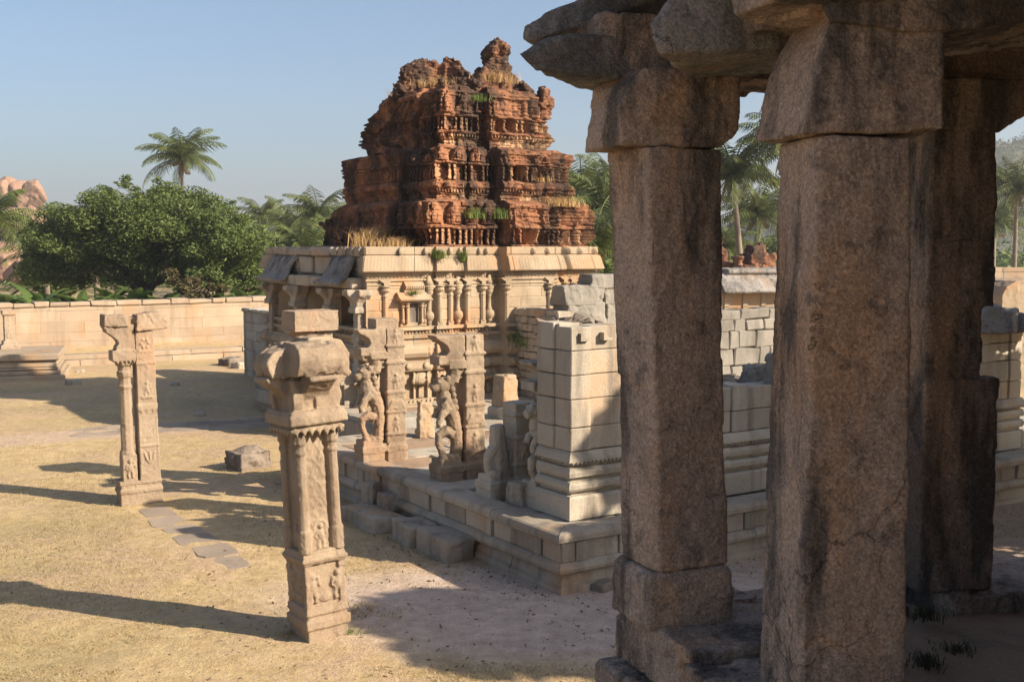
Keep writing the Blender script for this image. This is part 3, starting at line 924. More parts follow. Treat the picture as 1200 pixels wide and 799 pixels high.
def yali_column(label, p, rz, H=2.2, upto=9.0, top=None, mat=None, flip=1, seed=1, wob=0.0):
    """pier with a rearing lion carved free on its left side"""
    mat = mat or M['sandcol']
    t = thing('lion_column', label, 'column', p, rz, 'columns with rearing lions on the platform edge')
    k = H / 2.2
    mb = MB()
    for x0, x1, y0, y1 in ((-.40, -.02, -.2, .17), (.03, .38, -.2, .2)):
        mb.box(x0, x1, y0, y1, -.1, .12); mb.box(x0 + .02, x1 - .02, y0 + .02, y1 - .02, .1, .15); mb.box(x0 - .01, x1 + .01, y0 - .01, y1 + .01, .15, .25); mb.box(x0 + .02, x1 - .02, y0 + .02, y1 - .02, .24, .29)
    mb.box(-.2, .2, -.14, .16, -.08, .28)
    mb.box(-.38, -.04, -.17, .15, .28, .34)
    for x in (-.3, -.2, -.1): mb.ball((x, -.08, .36), (.07, .1, .06), 8, 6)
    stone(mb, 'base', mat, t, .014, .012, .2, .004, .05, seed=seed)
    # square pier
    mb = MB()
    ph = min(2.2, upto)
    mb.hull([(x, y, z) for x, z in ((.04, .25), (.37, .25), (.05, ph * k), (.35, ph * k)) for y in (-.16, .17)])
    for z in (.42, .8, 1.12, 1.62, 1.9):
        if z < upto - .1:
            mb.box(.02, .385, -.178, .1, z * k, z * k + .04)
    if upto > 1.5:
        for z in (.47, 1.2, 1.95): fig(mb, .2, -.165, z * k, 1.05)
        mb.prism([(.05, .86 * k), (.12, 1.0 * k), (.3, 1.0 * k), (.37, .86 * k)], 'y', -.185, -.1)
    else:
        fig(mb, .2, -.165, .5 * k, 1.2)
    stone(mb, 'pier', mat, t, .014, .012, .22, .004, .05, seed=seed + 1)
    # lion
    mb = MB()
    y = -.04
    def P(pts): return [(a * 1.0, y + (b_ if len(q) > 2 else 0), c * k) for q in pts for a, c, b_ in [(q[0], q[1], q[2] if len(q) > 2 else 0)]]
    w = wob
    if upto > 1.6:
        mb.tube(P([(-.08, .34), (-.05, .55), (-.07 + w, .75), (-.12 + w, .95), (-.2 + w, 1.1), (-.26, 1.22), (-.27, 1.36)]), [.10, .09, .10, .115, .13, .12, .09], 10)     # body and neck
        mb.tube(P([(-.24, .34), (-.30, .44), (-.36, .58), (-.35, .70), (-.24, .76), (-.14, .72)]), [.055, .05, .055, .065, .085, .10], 10)                 # hind leg
        mb.tube(P([(-.24, 1.12, -.08), (-.34, 1.03, -.1), (-.40, .92, -.1), (-.38, .84, -.1)]), [.075, .06, .048, .055], 8)                      # front leg
        mb.tube(P([(-.2, 1.12, .08), (-.33, 1.06, .09), (-.38, .96, .09)]), [.07, .055, .05], 8)
        mb.ball((-.29, y, 1.46 * k), (.125, .115, .12), 12, 8)                                                       # head
        mb.tube(P([(-.33, 1.46), (-.41, 1.42), (-.46, 1.40)]), [.09, .075, .06], 10)                                      # muzzle
        mb.ball((-.38, y - .06, 1.52 * k), .03, 8, 6); mb.ball((-.38, y + .06, 1.52 * k), .03, 8, 6)                   # eyes
        mb.ball((-.24, y - .09, 1.56 * k), (.04, .03, .05), 8, 6); mb.ball((-.24, y + .09, 1.56 * k), (.04, .03, .05), 8, 6)
        for q in range(5): mb.ball((-.18 + .02 * q, y - .07, (1.48 - .09 * q) * k), (.05, .05, .05), 8, 6)       # mane
        mb.tube(P([(-.0, .6), (.03, .8), (.02, 1.0), (-.02, 1.1)]), [.03, .03, .03, .03], 6)                              # tail
        mb.tube(P([(-.14, 1.5), (-.1, 1.62), (-.12, 1.72)]), [.12, .11, .13], 8)
        mb.box(-.1, .1, -.12, .12, 1.55 * k, 1.75 * k)
    else:
        mb.tube(P([(-.12, .3), (-.14, .6), (-.17, .8), (-.18, upto * .78)]), [.14, .13, .12, .1], 10)
        mb.tube(P([(-.28, .3), (-.33, .42), (-.34, .55), (-.24, .68)]), [.06, .06, .065, .09], 8)
        mb.box(-.3, .05, -.1, .12, .28, .62)
    stone(mb, 'lion', mat, t, .013, .012, .15, .004, .04, seed=seed + 2)
    if upto > 1.6:
        mb = MB()
        mb.box(-.23, .06, -.17, .15, 1.70 * k, 1.82 * k)
        mb.box(-.40, .02, -.15, .15, 1.76 * k, 1.90 * k)
        mb.prism([(.04, 1.82 * k), (-.30, 1.84 * k), (-.27, 1.90 * k), (-.22, 1.96 * k), (-.25, 2.04 * k), (-.33, 2.10 * k), (-.42, 2.14 * k), (-.45, 2.2 * k), (.04, 2.2 * k)], 'y', -.15, .14)
        if top == 'slab':
            mb.hull([(x * .41 + .0, y_ * .28, z) for x in (-1, 1) for y_ in (-1, 1) for z in (2.2 * k - .02, 2.2 * k + .33)])
        if top == 'chip':
            mb.hull([(.1 + x * .2, .12 + y_ * .18, z) for x in (-1, 1) for y_ in (-1, 1) for z in (2.1 * k, 2.2 * k + .16)])
        stone(mb, 'bracket', mat, t, .014, .012, .2, .004, .05, seed=seed + 3)
    return t

def proj_uv(px, py): return onz(px, py, PT)
M['shcol'] = M['sandcol']
yali_column('carved lion column still capped by a broad flat slab behind the nearest column', uv(-.05, 7.5, PT), TH + R(2), 2.03, top='slab', seed=11)
yali_column('carved lion column left on the platform edge with a broken stub on its head', (-2.14, 18.25, PT), TH + R(-4), 2.14, top='chip', seed=21, wob=.03)
yali_column('complete carved lion column in the middle of the platform edge beside a leaning slab', (-.80, 16.65, PT), TH + R(-2), 2.17, seed=31)
yali_column('broken lion column reduced to its grey lower half in front of a squared stump', (-.08, 15.55, PT), TH + R(2), 2.2, upto=1.3, mat=M['grey'], seed=41)
yali_column('worn lion column half hidden behind the end of the enclosure wall', uv(.9, 1.5, PT), TH + R(2), 1.95, mat=M['grey'], seed=51)

# stump, leaning slab and loose blocks on the platform
st = thing('stump', 'square tapering pillar stump on a stepped foot at the back of the platform', 'pillar stump', (-.14, 22.9, PT), TH + .1)
mb = MB(); mb.hull([(x * .26, y * .26, z) for x in (-1, 1) for y in (-1, 1) for z in (-.05, .22)])
stone(mb, 'foot', M['grey'], st, .03, .03, .3)
mb = MB(); mb.hull([(x * w, y * w, z) for x in (-1, 1) for y in (-1, 1) for z, w in ((.15, .21), (.86, .17))])
stone(mb, 'shaft', M['sand'], st, .025, .03, .3)
rough_block('leaning_slab', 'upright pale rounded slab set on the platform paving left of the middle lion column', 'slab', Vector((-1.6, 20.5, PT)), (.34, .2, .66), TH, M['sand'], .022, .04, squash=.22)
rough_block('stone_block', 'small grey block lying on the platform between the broken column and the wall end', 'block', Vector((.13, 15.05, PT)), (.34, .3, .30), TH + .3, M['grey'], .02, .025)

# blocks at the foot of the platform
def gblock(px0, py0, size, rz, z, label, mat=M['plat']):
    p = onz(px0, py0, 0); p.z = z - .02
    rough_block('stone_block', label, 'block', p, size, TH + R(90) + rz, mat, .025, .022, 'dressed blocks at the foot of the platform')
gblock(436, 615, (1.2, .52, .26), .03, 0, 'long low grey block at the foot of the platform carrying two smaller blocks')
gblock(440, 602, (.34, .34, .30), .1, .24, 'upright small block on the long low block, farther of the pair')
gblock(459, 610, (.40, .34, .22), -.2, .24, 'flat small block on the long low block, nearer of the pair')
gblock(486, 634, (.62, .5, .33), -.03, 0, 'shorter dressed block between the long low block and the biggest block by the platform')
gblock(521, 648, (.92, .46, .32), .02, 0, 'biggest dressed block at the foot of the platform, nearest the corner')
mb = MB(); mb.ball((0, 0, .2), (.37, .33, .26), 16, 10); mb.hull([(x * .33, y * .28, z) for x in (-1, 1) for y in (-1, 1) for z in (-.05, .36)])
mbs = stone(mb, 'mounting_stone', M['rubble'], None, .02, .05, .3, .012, .08, seed=12)
mbs.location = (-5.02, 21.2, -.02); mbs.rotation_euler = (0, 0, TH + .2)
tag(mbs, 'rounded squat brown boulder alone on the lawn between the two front columns', 'boulder')

# ------------------------------------------------------------------ ruined gateway temple
TO = (-3.125, 24.6)
TS, TZ = .911, .374       # the gateway stands on a raised terrace
temple = thing('gateway_tower', 'ruined temple gateway, red brick stepped tower over a cream carved stone storey', 'temple', (TO[0], TO[1], TZ), TH)
temple.scale = (TS,) * 3
WU, WV = 6.55, 6.2
def pu(px):
    bx = (px - 600) / 1325
    return (3.43 + 27 * bx) / (.84 - .543 * bx)

def prof_of(z, table):
    zz = [t[0] for t in table]; dd = [t[1] for t in table]
    return np.interp(z, zz, dd)

def ring(mb, u0, u1, v0, v1, zs, res, fn, cap=True):
    nu = max(3, int((u1 - u0) / res)); nv = max(3, int((v1 - v0) / res))
    cols = []
    zs = np.asarray(zs)
    for side, n in ((0, nu), (1, nv), (2, nu), (3, nv)):
        s = np.arange(n) / n
        S, Z = np.meshgrid(s, zs)
        L = (u1 - u0) if side in (0, 2) else (v1 - v0)
        x = S * L
        if side == 0: bp = np.stack([u0 + x, 0 * x + v0, Z], -1)
        elif side == 1: bp = np.stack([0 * x + u1, v0 + x, Z], -1)
        elif side == 2: bp = np.stack([u1 - x, 0 * x + v1, Z], -1)
        else: bp = np.stack([0 * x + u0, v1 - x, Z], -1)
        d, t = fn(side, x, Z, L, bp)
        if side == 0: P = np.stack([u0 - d + S * (u1 - u0 + 2 * d), v0 - d, Z], -1)
        elif side == 1: P = np.stack([u1 + d, v0 - d + S * (v1 - v0 + 2 * d), Z], -1)
        elif side == 2: P = np.stack([u1 + d - S * (u1 - u0 + 2 * d), v1 + d, Z], -1)
        else: P = np.stack([u0 - d, v1 + d - S * (v1 - v0 + 2 * d), Z], -1)
        cols.append((P, t))
    P = np.concatenate([c[0] for c in cols], 1); T = np.concatenate([np.broadcast_to(c[1], c[0].shape[:2]) for c in cols], 1)
    mb.grid(P, T, close=True)
    if cap:
        n = P.shape[1]
        c = P[-1].mean(0)
        mb.add(np.concatenate([P[-1], c[None]]), [(k, (k + 1) % n, n) for k in range(n)])

def smooth_rect(x, a, b, e=.012):
    return np.clip((x - a) / e, 0, 1) * np.clip((b - x) / e, 0, 1)

# -- stone storey: plinth, wall, cornice, parapet
BAYS = [(0.0, pu(505), .10), (pu(510), pu(529), .10), (pu(543), pu(568), .10), (pu(583), pu(640), .30), (pu(655), WU, .10)]
def bay_off(side, x, L):
    d = 0 * x
    if side == 0:
        for a, b_, dd in BAYS: d = np.maximum(d, dd * smooth_rect(x, a - .02 if a > 0 else -9, b_ if b_ < WU else 99, .02))
    elif side == 3:
        for a, b_, dd in ((L - 1.75, 99, .10), (-9, L - 4.0, .10)): d = np.maximum(d, dd * smooth_rect(x, a, b_, .02))
    else:
        d = d + .1
    return d
def jointed(bp, dz, lu, seed, dep=.012):
    """shallow open joints of coursed ashlar"""
    z = bp[..., 2]; k = np.floor(z / dz)
    jz = (np.abs(z / dz - np.round(z / dz)) * dz < .011)
    al = bp[..., 0] + bp[..., 1]
    s = al / lu + k * .37
    jx = (np.abs(s - np.round(s)) * lu < .011)
    return -dep * (jz | jx), .09 * (hash3(np.floor(s).astype(np.int64), k.astype(np.int64), np.zeros_like(k).astype(np.int64), seed) * 2 - 1)
PL = [(-.6, .40), (-.02, .40), (0, .34), (.12, .34), (.13, .26), (.30, .26), (.31, .32), (.40, .31), (.41, .2), (.48, .2), (.49, .04), (1.16, .04), (1.17, .16), (1.24, .2), (1.40, .18), (1.41, .08), (1.47, .08), (1.52, .20), (1.62, .26), (1.74, .24), (1.84, .16), (1.85, .07), (1.96, .07), (1.97, .14), (2.06, .16), (2.07, .05), (2.16, .05), (2.17, .16), (2.26, .13)]
def f_plinth(side, x, Z, L, bp):
    d = prof_of(Z, PL) + bay_off(side, x, L)
    if side in (0, 3):
        # row of little carved shrines in the recess, lion heads on the moulding, dentils
        s = (x + .11) % .62
        dep = .10 * smooth_rect(s, .06, .12) + .10 * smooth_rect(s, .42, .48) + .12 * smooth_rect(s, .02, .52) * smooth_rect(Z, .85, .98)
        dep += .09 * smooth_rect(s, .2, .34) * smooth_rect(Z, .5, .78) * (1 - ((Z - .62) / .3) ** 2)
        dep += .16 * np.sqrt(np.clip(1 - ((s - .27) / .24) ** 2 - ((Z - .98) / .16) ** 2, 0, 1))
        d += dep * smooth_rect(Z, .49, 1.16)
        d += .035 * (((x % .11) < .06) & (Z > .41) & (Z < .48))
        d += .06 * np.sqrt(np.clip(1 - (((x % .44) - .22) / .07) ** 2 - ((Z - 1.31) / .08) ** 2, 0, 1))
        d += .03 * (((x % .09) < .05) & (Z > 2.1) & (Z < 2.165))
    j, t = jointed(bp, .36, 1.05, 5)
    return d + j + .012 * fbm(bp, .35, 3, 2), t + .0
def f_wall(side, x, Z, L, bp):
    d = bay_off(side, x, L)
    if side == 0:
        d = d + .03 * smooth_rect(Z, 3.26, 3.30) + .05 * smooth_rect(Z, 3.36, 3.44) + .025 * smooth_rect(Z, 3.5, 3.62)
        d = d + .015 * (((x % .1) < .055) & (Z > 3.46) & (Z < 3.5))
    if side == 3:
        # deep entrance passage
        vv = L - x
        d = d - .9 * smooth_rect(vv, 1.95, 3.75, .03) * (Z < 3.3)
        d = d - .45 * smooth_rect(vv, .55, 1.45, .03) * (Z < 3.2) - .45 * smooth_rect(vv, 4.35, 5.4, .03) * (Z < 3.2)
        d = d + .03 * (((vv % .3) < .16) & (Z > 2.3) & (Z < 3.2))
    j, t = jointed(bp, .265, .95, 9)
    return d + j + .010 * fbm(bp, .3, 3, 12), t
CN = [(3.58, .06), (3.60, .20), (3.63, .22), (3.74, .19), (3.86, .16), (3.97, .13), (3.985, .10), (4.0, .04), (4.02, .08), (4.19, .08), (4.22, .04)]
def f_corn(side, x, Z, L, bp):
    d = prof_of(Z, CN) + bay_off(side, x, L)
    j, t = jointed(bp * np.array([1, 1, .0]) + np.array([0, 0, .1]), .4, 1.25, 3, .02)
    d = d + .004 * (((x % .085) < .045) & (Z > 3.68) & (Z < 3.95))
    for k in (.9, 1.55, 2.2, 2.5, 3.0, 3.2, 4.35, 4.75, 5.2, 5.6, 5.95, 6.4):
        d = d + .09 * np.sqrt(np.clip(1 - ((x - k) / .06) ** 2 - ((Z - 4.09) / .1) ** 2, 0, 1))
    if side == 3:   # the eave course is broken away along the passage front
        vv = L - x
        d = d - .16 * smooth_rect(vv, .2, 5.9, .05) * (Z < 4.0)
    return d + j + .018 * fbm(bp, .45, 3, 22), t
for nm, z0, z1, fn, sh in (('plinth', -.44, 2.26, f_plinth, 0), ('wall', 2.2601, 3.60, f_wall, 0), ('cornice', 3.585, 4.22, f_corn, 0)):
    mb = MB()
    ring(mb, 0, WU, 0, WV, np.arange(z0, z1 + .001, .02), .021, fn)
    o = mb.build(nm, M['sand'], temple)
    if nm == 'wall': t_wall = o
# pilasters and pot pilasters on the sunlit face
def pilaster(u, off, wd=.13):
    mb = MB()
    mb.box(u - wd / 2 - .01, u + wd / 2 + .01, -off - .055, 0, 2.26, 2.36)
    mb.lathe([(wd * .52, 2.34), (wd * .52, 2.98), (wd * .62, 3.0), (wd * .62, 3.03), (wd * .5, 3.05), (wd * .5, 3.09)], (u, -off - .01, 0), 8)
    mb.lathe([(wd * .5, 3.09), (wd * .95, 3.14), (wd * 1.0, 3.18), (wd * .7, 3.22), (wd * 1.15, 3.235), (wd * 1.15, 3.26), (wd * .5, 3.27)], (u, -off - .01, 0), 12)
    mb.box(u - wd * .45, u + wd * .45, -off - .08, 0, 3.26, 3.34)
    mb.prism([(u - .19, 3.42), (u - .1, 3.35), (u - .05, 3.34), (u + .05, 3.34), (u + .1, 3.35), (u + .19, 3.42)], 'y', -off - .08, 0)
    return mb.build('pilaster', M['sand'], t_wall, smooth=False)
for px, off in ((447, .1), (512, .1), (525, .1), (545, .1), (563, .1), (586, .3), (636, .3), (659, .1), (668, .1), (690, .1)):
    pilaster(pu(px) + (.03 if px == 447 else 0), off)
def pot_pilaster(u, off):
    mb = MB()
    mb.lathe([(.05, 2.3), (.08, 2.34), (.06, 2.36), (.11, 2.41), (.14, 2.49), (.125, 2.57), (.06, 2.63), (.08, 2.66), (.05, 2.68), (.045, 2.95), (.075, 2.97), (.05, 2.99), (.09, 3.03), (.12, 3.09), (.10, 3.14), (.13, 3.17), (.13, 3.2), (.05, 3.22)], (u, -off - .03, 0), 12)
    mb.box(u - .13, u + .13, -off - .14, 0, 3.2, 3.26)
    mb.hull([(u - .11, -off - .12, 3.26), (u + .11, -off - .12, 3.26), (u - .11, 0, 3.26), (u + .11, 0, 3.26), (u - .03, -off - .05, 3.5), (u + .03, -off - .05, 3.5), (u, 0, 3.5)])
    return mb.build('pot_pilaster', M['sand'], t_wall, smooth=True)
for px, off in ((499, .1), (535, .02), (572, .02), (649, .02)): pot_pilaster(pu(px), off)
# shrine niche in the corner bay
ni = MB(); uc = pu(481)
ni.box(uc - .36, uc + .36, -.15, 0, 2.27, 2.36)
for s in (-1, 1):
    ni.lathe([(.05, 2.36), (.05, 2.42), (.035, 2.44), (.035, 2.72), (.06, 2.76), (.04, 2.79), (.07, 2.82), (.07, 2.85)], (uc + s * .2, -.2, 0), 10)
    ni.lathe([(.05, 2.36), (.05, 2.42), (.035, 2.44), (.035, 2.72), (.06, 2.76), (.04, 2.79), (.07, 2.82), (.07, 2.85)], (uc + s * .3, -.15, 0), 10)
    ni.box(uc + s * .15 - .03, uc + s * .15 + .03, -.16, 0, 2.36, 2.85)
ni.box(uc - .38, uc + .38, -.26, 0, 2.85, 2.9)
ni.prism([(-.05, 2.9), (-.36, 2.9), (-.38, 2.93), (-.30, 2.97), (-.22, 3.05), (-.18, 3.1), (-.05, 3.1)], 'x', uc - .46, uc + .42)
ni.box(uc - .28, uc + .28, -.2, 0, 3.1, 3.16)
ni.prism([(-.02, 3.16), (-.2, 3.16), (-.24, 3.22), (-.21, 3.3), (-.12, 3.36), (-.02, 3.38)], 'x', uc - .26, uc + .26)
for k in range(-4, 5): ni.box(uc + k * .06 - .012, uc + k * .06 + .012, -.25, 0, 3.18, 3.26)
ni.build('niche', M['sand'], t_wall)
mb = MB(); mb.box(uc - .118, uc + .118, -.108, .05, 2.37, 2.84); mb.build('niche_shade_panel', M['rubble'], t_wall)  # flush panel of darker stone imitates the shade of a niche hollow

# porch on the shaded passage front
def chajja(v0, v1, label):
    mb = MB()
    n = 9
    prof = [(-.05, 4.0), (-.16, 3.98), (-.26, 3.90), (-.34, 3.76), (-.42, 3.60), (-.52, 3.46), (-.66, 3.36), (-.76, 3.36)]
    m = 14
    top = np.zeros((len(prof), m, 3)); 
    for i, (d, z) in enumerate(prof):
        for j in range(m):
            v = v0 + (v1 - v0) * j / (m - 1)
            top[i, j] = (d, v + .05 * math.sin(i * 1.3 + v0) * (j in (0, m - 1)), z + .012 * math.sin(j * 2.3 + i))
    bot = top + np.array([.05, 0, -.09])
    V = np.concatenate([top.reshape(-1, 3), bot.reshape(-1, 3)])
    N = len(prof) * m
    I = np.arange(N).reshape(len(prof), m)
    f = []
    for i in range(len(prof) - 1):
        for j in range(m - 1):
            f.append((I[i, j], I[i + 1, j], I[i + 1, j + 1], I[i, j + 1]))
            f.append((N + I[i, j], N + I[i, j + 1], N + I[i + 1, j + 1], N + I[i + 1, j]))
    for i in range(len(prof) - 1):
        f.append((I[i, 0], N + I[i, 0], N + I[i + 1, 0], I[i + 1, 0]))
        f.append((I[i, -1], I[i + 1, -1], N + I[i + 1, -1], N + I[i, -1]))
    for j in range(m - 1):
        f.append((I[0, j], I[0, j + 1], N + I[0, j + 1], N + I[0, j]))
        f.append((I[-1, j], N + I[-1, j], N + I[-1, j + 1], I[-1, j + 1]))
    mb.add(V, [tuple(int(x) for x in q) for q in f])
    for j in range(1, 7):
        v = v0 + (v1 - v0) * j / 7
        mb.tube([(d - .02, v, z + .015) for d, z in prof[1:]], .022, 5)
    o = stone(mb, 'curved_eave', M['eave'], temple, .022, .015, .3, .005, .06)
    return o
chajja(.35, 1.65, ''); chajja(4.05, 5.75, '')
for v in (.14, 1.68, 3.95, 5.75):
    mb = MB()
    mb.box(-.36, -.02, v - .17, v + .17, -.05, .5); mb.box(-.3, -.02, v - .13, v + .13, .5, 2.7)
    mb.box(-.34, -.02, v - .16, v + .16, 1.1, 1.3); mb.box(-.34, -.02, v - .16, v + .16, 1.9, 2.1)
    mb.box(-.40, -.02, v - .2, v + .2, 2.62, 2.74)
    mb.prism([(-.3, 2.74), (-.34, 2.85), (-.48, 3.0), (-.58, 3.06), (-.58, 3.18), (.0, 3.18), (0, 2.74)], 'y', v - .15, v + .15)
    mb.prism([(v - .16, 2.74), (v - .2, 2.9), (v - .36, 3.05), (v - .36, 3.18), (v + .36, 3.18), (v + .36, 3.05), (v + .2, 2.9), (v + .16, 2.74)], 'x', -.36, -.02)
    stone(mb, 'porch_pillar', M['plat'], temple, .025, .02, .3, .006, .06)
mb = MB()
for v0, v1 in ((.1, 1.4), (1.42, 2.7), (2.72, 4.3), (4.32, 5.9)):
    mb.cham(-.42, .1, v0, v1, 3.2, 3.46, .03, None, random.uniform(-.1, .1), .015)
mb.build('lintel', M['plat'], temple)
mb = MB()
for v0, v1, dz in ((.0, 1.0, .0), (1.02, 1.75, -.03), (1.78, 3.0, -.02), (3.02, 4.0, -.06), (4.02, 5.0, -.02), (5.02, 5.9, -.05)):
    mb.cham(-.22, .5, v0, v1, 3.98, 4.2 + dz, .03, None, random.uniform(-.1, .1), .02)
    mb.cham(-.14, .3, v0 + .1, v1 - .05, 3.5, 3.96, .03, None, random.uniform(-.1, .1), .02)
mb.build('parapet', M['plat'], temple)
def pfr(v0, v1):
    mb = MB()
    for z0, z1, d in ((-.1, .25, .75), (.25, .34, .68), (.34, .42, .74), (.42, .9, .62), (.9, 1.0, .72), (1.0, 1.08, .66), (1.08, 1.2, .76)):
        mb.cham(-d, .0, v0, v1, z0, z1, .012, None, 0)
    x = v0 + .06
    while x < v1 - .1:
        mb.lathe([(.05, .44), (.06, .52), (.04, .6), (.07, .7), (.05, .78), (.04, .86)], (-.63, x + .05, 0), 8)
        x += .16
    mb.build('porch_plinth', M['plat'], temple)
pfr(.12, 1.8); pfr(3.9, 6.0)
# flat roof terrace
X, Y = np.meshgrid(np.linspace(.1, WU - .1, 60), np.linspace(.1, WV - .1, 60))
P = np.stack([X, Y, 0 * X], -1); P[..., 2] = 4.20 + .05 * fbm(P, .8, 3, 77)
mb = MB(); mb.grid(P); mb.build('roof_terrace', M['rubble'], temple, smooth=True)

# -- brick tower
def tier(zb, zt, rect, band, bal, bulb, seed, last=False):
    """one storey: plain plaster band and cornice, dwarf pilasters, then a parapet of miniature shrines"""
    u0, u1, v0, v1 = rect
    h = zt - zb
    PR = []
    if band:
        b0, b1 = band
        PR += [(0, -.03), (b0, -.03), (b1, -.03), (b1 + .01, .01), (b1 + .05, .02), (b1 + .06, .04), (b1 + .14, .04), (b1 + .15, .08), (b1 + .2, .12), (bal[0] - .08, .10), (bal[0] - .02, .05)]
    else:
        PR += [(0, .10), (bal[0] - .02, .10)]
    PR += [(bal[0], -.03), (bal[1], -.03), (bal[1] + .01, .07), (bal[1] + .06, .08), (bulb[0], .0), (bulb[1], -.03)]
    PR += [(bulb[1] + .05, -.18), (h + .3, -.3)]
    def fn(side, x, Z, L, bp):
        z = Z - zb
        nz = fbm(bp, .55, 4, seed)
        x = x + .03 * fbm(bp, .5, 2, seed + 9)
        z = z + .035 * fbm(bp, .7, 2, seed + 5)
        d = prof_of(z, PR)
        front = side in (0, 2)
        cc = (L * .57 if front else L * .52)
        hw = .60 if front else .95
        mid = smooth_rect(x, cc - hw, cc + hw, .03)
        slot = smooth_rect(x, cc - hw - .26, cc - hw, .03) + .6 * smooth_rect(x, cc + hw, cc + hw + .14, .03)
        pl = smooth_rect(x, cc - hw - 1.0, cc - hw - .85, .02) + smooth_rect(x, cc + hw + .8, cc + hw + .92, .02)
        d = d + .20 * mid - .26 * slot - .07 * pl
        per = .165
        cell = np.floor(x / per).astype(np.int64)
        s = (x % per) / per
        bz = smooth_rect(z, bal[0], bal[1], .02)
        rec = ((x / .83) % 1.0) > .80
        lost = hash3(cell, cell * 0 + side, cell * 0 + 3, seed) > .86
        bd = np.where((s < .52) & ~lost, .085 * np.sqrt(np.clip(1 - ((s - .26) / .27) ** 2, 0, 1)) + .01, -.07) - .10 * rec
        bd = bd + .035 * smooth_rect(z, bal[1] - .1, bal[1] - .02, .01) * (s < .62) + .03 * smooth_rect(z, bal[0], bal[0] + .07, .01) * (s < .62)
        d = d + bd * bz
        # niche with two piers in the middle bay
        nich = smooth_rect(x, cc - .16, cc + .02, .02) * smooth_rect(z, bal[0] + .02, bal[1] + .02, .02)
        pier = (smooth_rect(x, cc - .5, cc - .36, .02) + smooth_rect(x, cc + .3, cc + .44, .02)) * smooth_rect(z, bal[0], bulb[1] - .1, .02)
        d = d - .25 * nich + .10 * pier + .07 * mid * smooth_rect(z, bulb[1] - .14, bulb[1], .02)
        # miniature domed shrines of unequal width and height
        P2 = .52
        kc = np.floor((x + .1) / P2).astype(np.int64)
        hv = hash3(kc, kc * 0 + side, kc * 0, seed + 1)
        q = (x + .1) % P2 - P2 / 2
        zc = (z - bulb[0]) / ((bulb[1] - bulb[0]) * (.78 + .4 * hv))
        wd = .19 + .06 * hv
        dome = np.sqrt(np.clip(1 - (q / (wd * np.sqrt(np.clip(1 - np.clip(zc, 0, 1) ** 2.4, 0.02, 1)))) ** 2, 0, 1))
        bm = smooth_rect(zc, 0.02, 1.0, .03)
        d = d + (.17 * dome - .06) * bm * (1 - .8 * mid)
        d = d + .05 * np.sqrt(np.clip(1 - (q / .09) ** 2 - ((zc - .45) / .25) ** 2, 0, 1))
        d = d - .05 * smooth_rect(np.abs(q), .05, .085, .01) * smooth_rect(zc, .1, .55, .05) * (1 - mid)
        d = d + .012 * np.sin(z * 46) * smooth_rect(zc, .02, .95, .05)
        plaster = 0 * x
        if band:
            den = smooth_rect(z, b1 + .06, b1 + .14, .008) * (((x % .085) / .085) < .5)
            d = d + .05 * den
            plaster = np.clip(smooth_rect(z, b0 + .02, b1 + .14, .03) + den * .6, 0, 1) * (fbm(bp, .5, 3, seed + 2) > -.2)
            q2 = (x % .72) - .36
            d = d + .08 * np.sqrt(np.clip(1 - (q2 / .13) ** 2 - ((z - (b1 + .24)) / .12) ** 2, 0, 1))
        plaster = np.clip(plaster + .6 * bz * (s < .52) * (fbm(bp, .8, 3, seed + 7) > -.1), 0, 1)
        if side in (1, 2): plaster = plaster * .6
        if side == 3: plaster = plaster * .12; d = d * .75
        am = .03 if side == 0 else .10
        bk = .02 * blocky(bp + .02 * nz[..., None], (.19, .19, .055), seed)
        d = d + am * nz + bk + .028 * fbm(bp, .15, 3, seed + 3) + .022 * fbm(bp, .06, 2, seed + 8)
        er = np.clip(fbm(bp, 1.1, 3, seed + 31) - .15, 0, 1)
        d = d - er * (.06 if side == 0 else .7)
        e = np.minimum(x, L - x)
        d = d - .18 * np.clip(1 - e / .35, 0, 1) * (fbm(bp, .35, 3, seed + 44) + .25)
        # ragged broken top
        tp = h - .06 + .13 * fbm(bp, .4, 3, seed + 61) 
        d = d - np.clip((z - tp) * 3.0, 0, .5)
        return d, np.clip(plaster * (.75 + .7 * fbm(bp, .25, 3, seed + 12)) , 0, 1)
    mb = MB()
    ring(mb, u0, u1, v0, v1, np.arange(zb, zt + .001, .019), .021, fn)
    if last:      # the far end of the top storey has slumped
        for a in mb.v:
            k = 1 - .24 * np.clip((a[:, 2] - 7.45) / .55, 0, 1)
            a[:, 1] = v0 + (a[:, 1] - v0) * k
    return mb.build('brick_tier', M['brick'], temple)
t1 = tier(4.16, 5.42, (1.78, 6.74, .2, 6.05), None, (.10, .50), (.60, 1.16), 101)
t2 = tier(5.16, 6.82, (2.2, 6.40, .60, 6.1), (.06, .38), (.75, 1.15), (1.22, 1.56), 202)
t3 = tier(6.56, 8.40, (2.62, 5.98, 1.0, 5.85), (.08, .42), (.66, 1.0), (1.08, 1.66), 303, last=True)
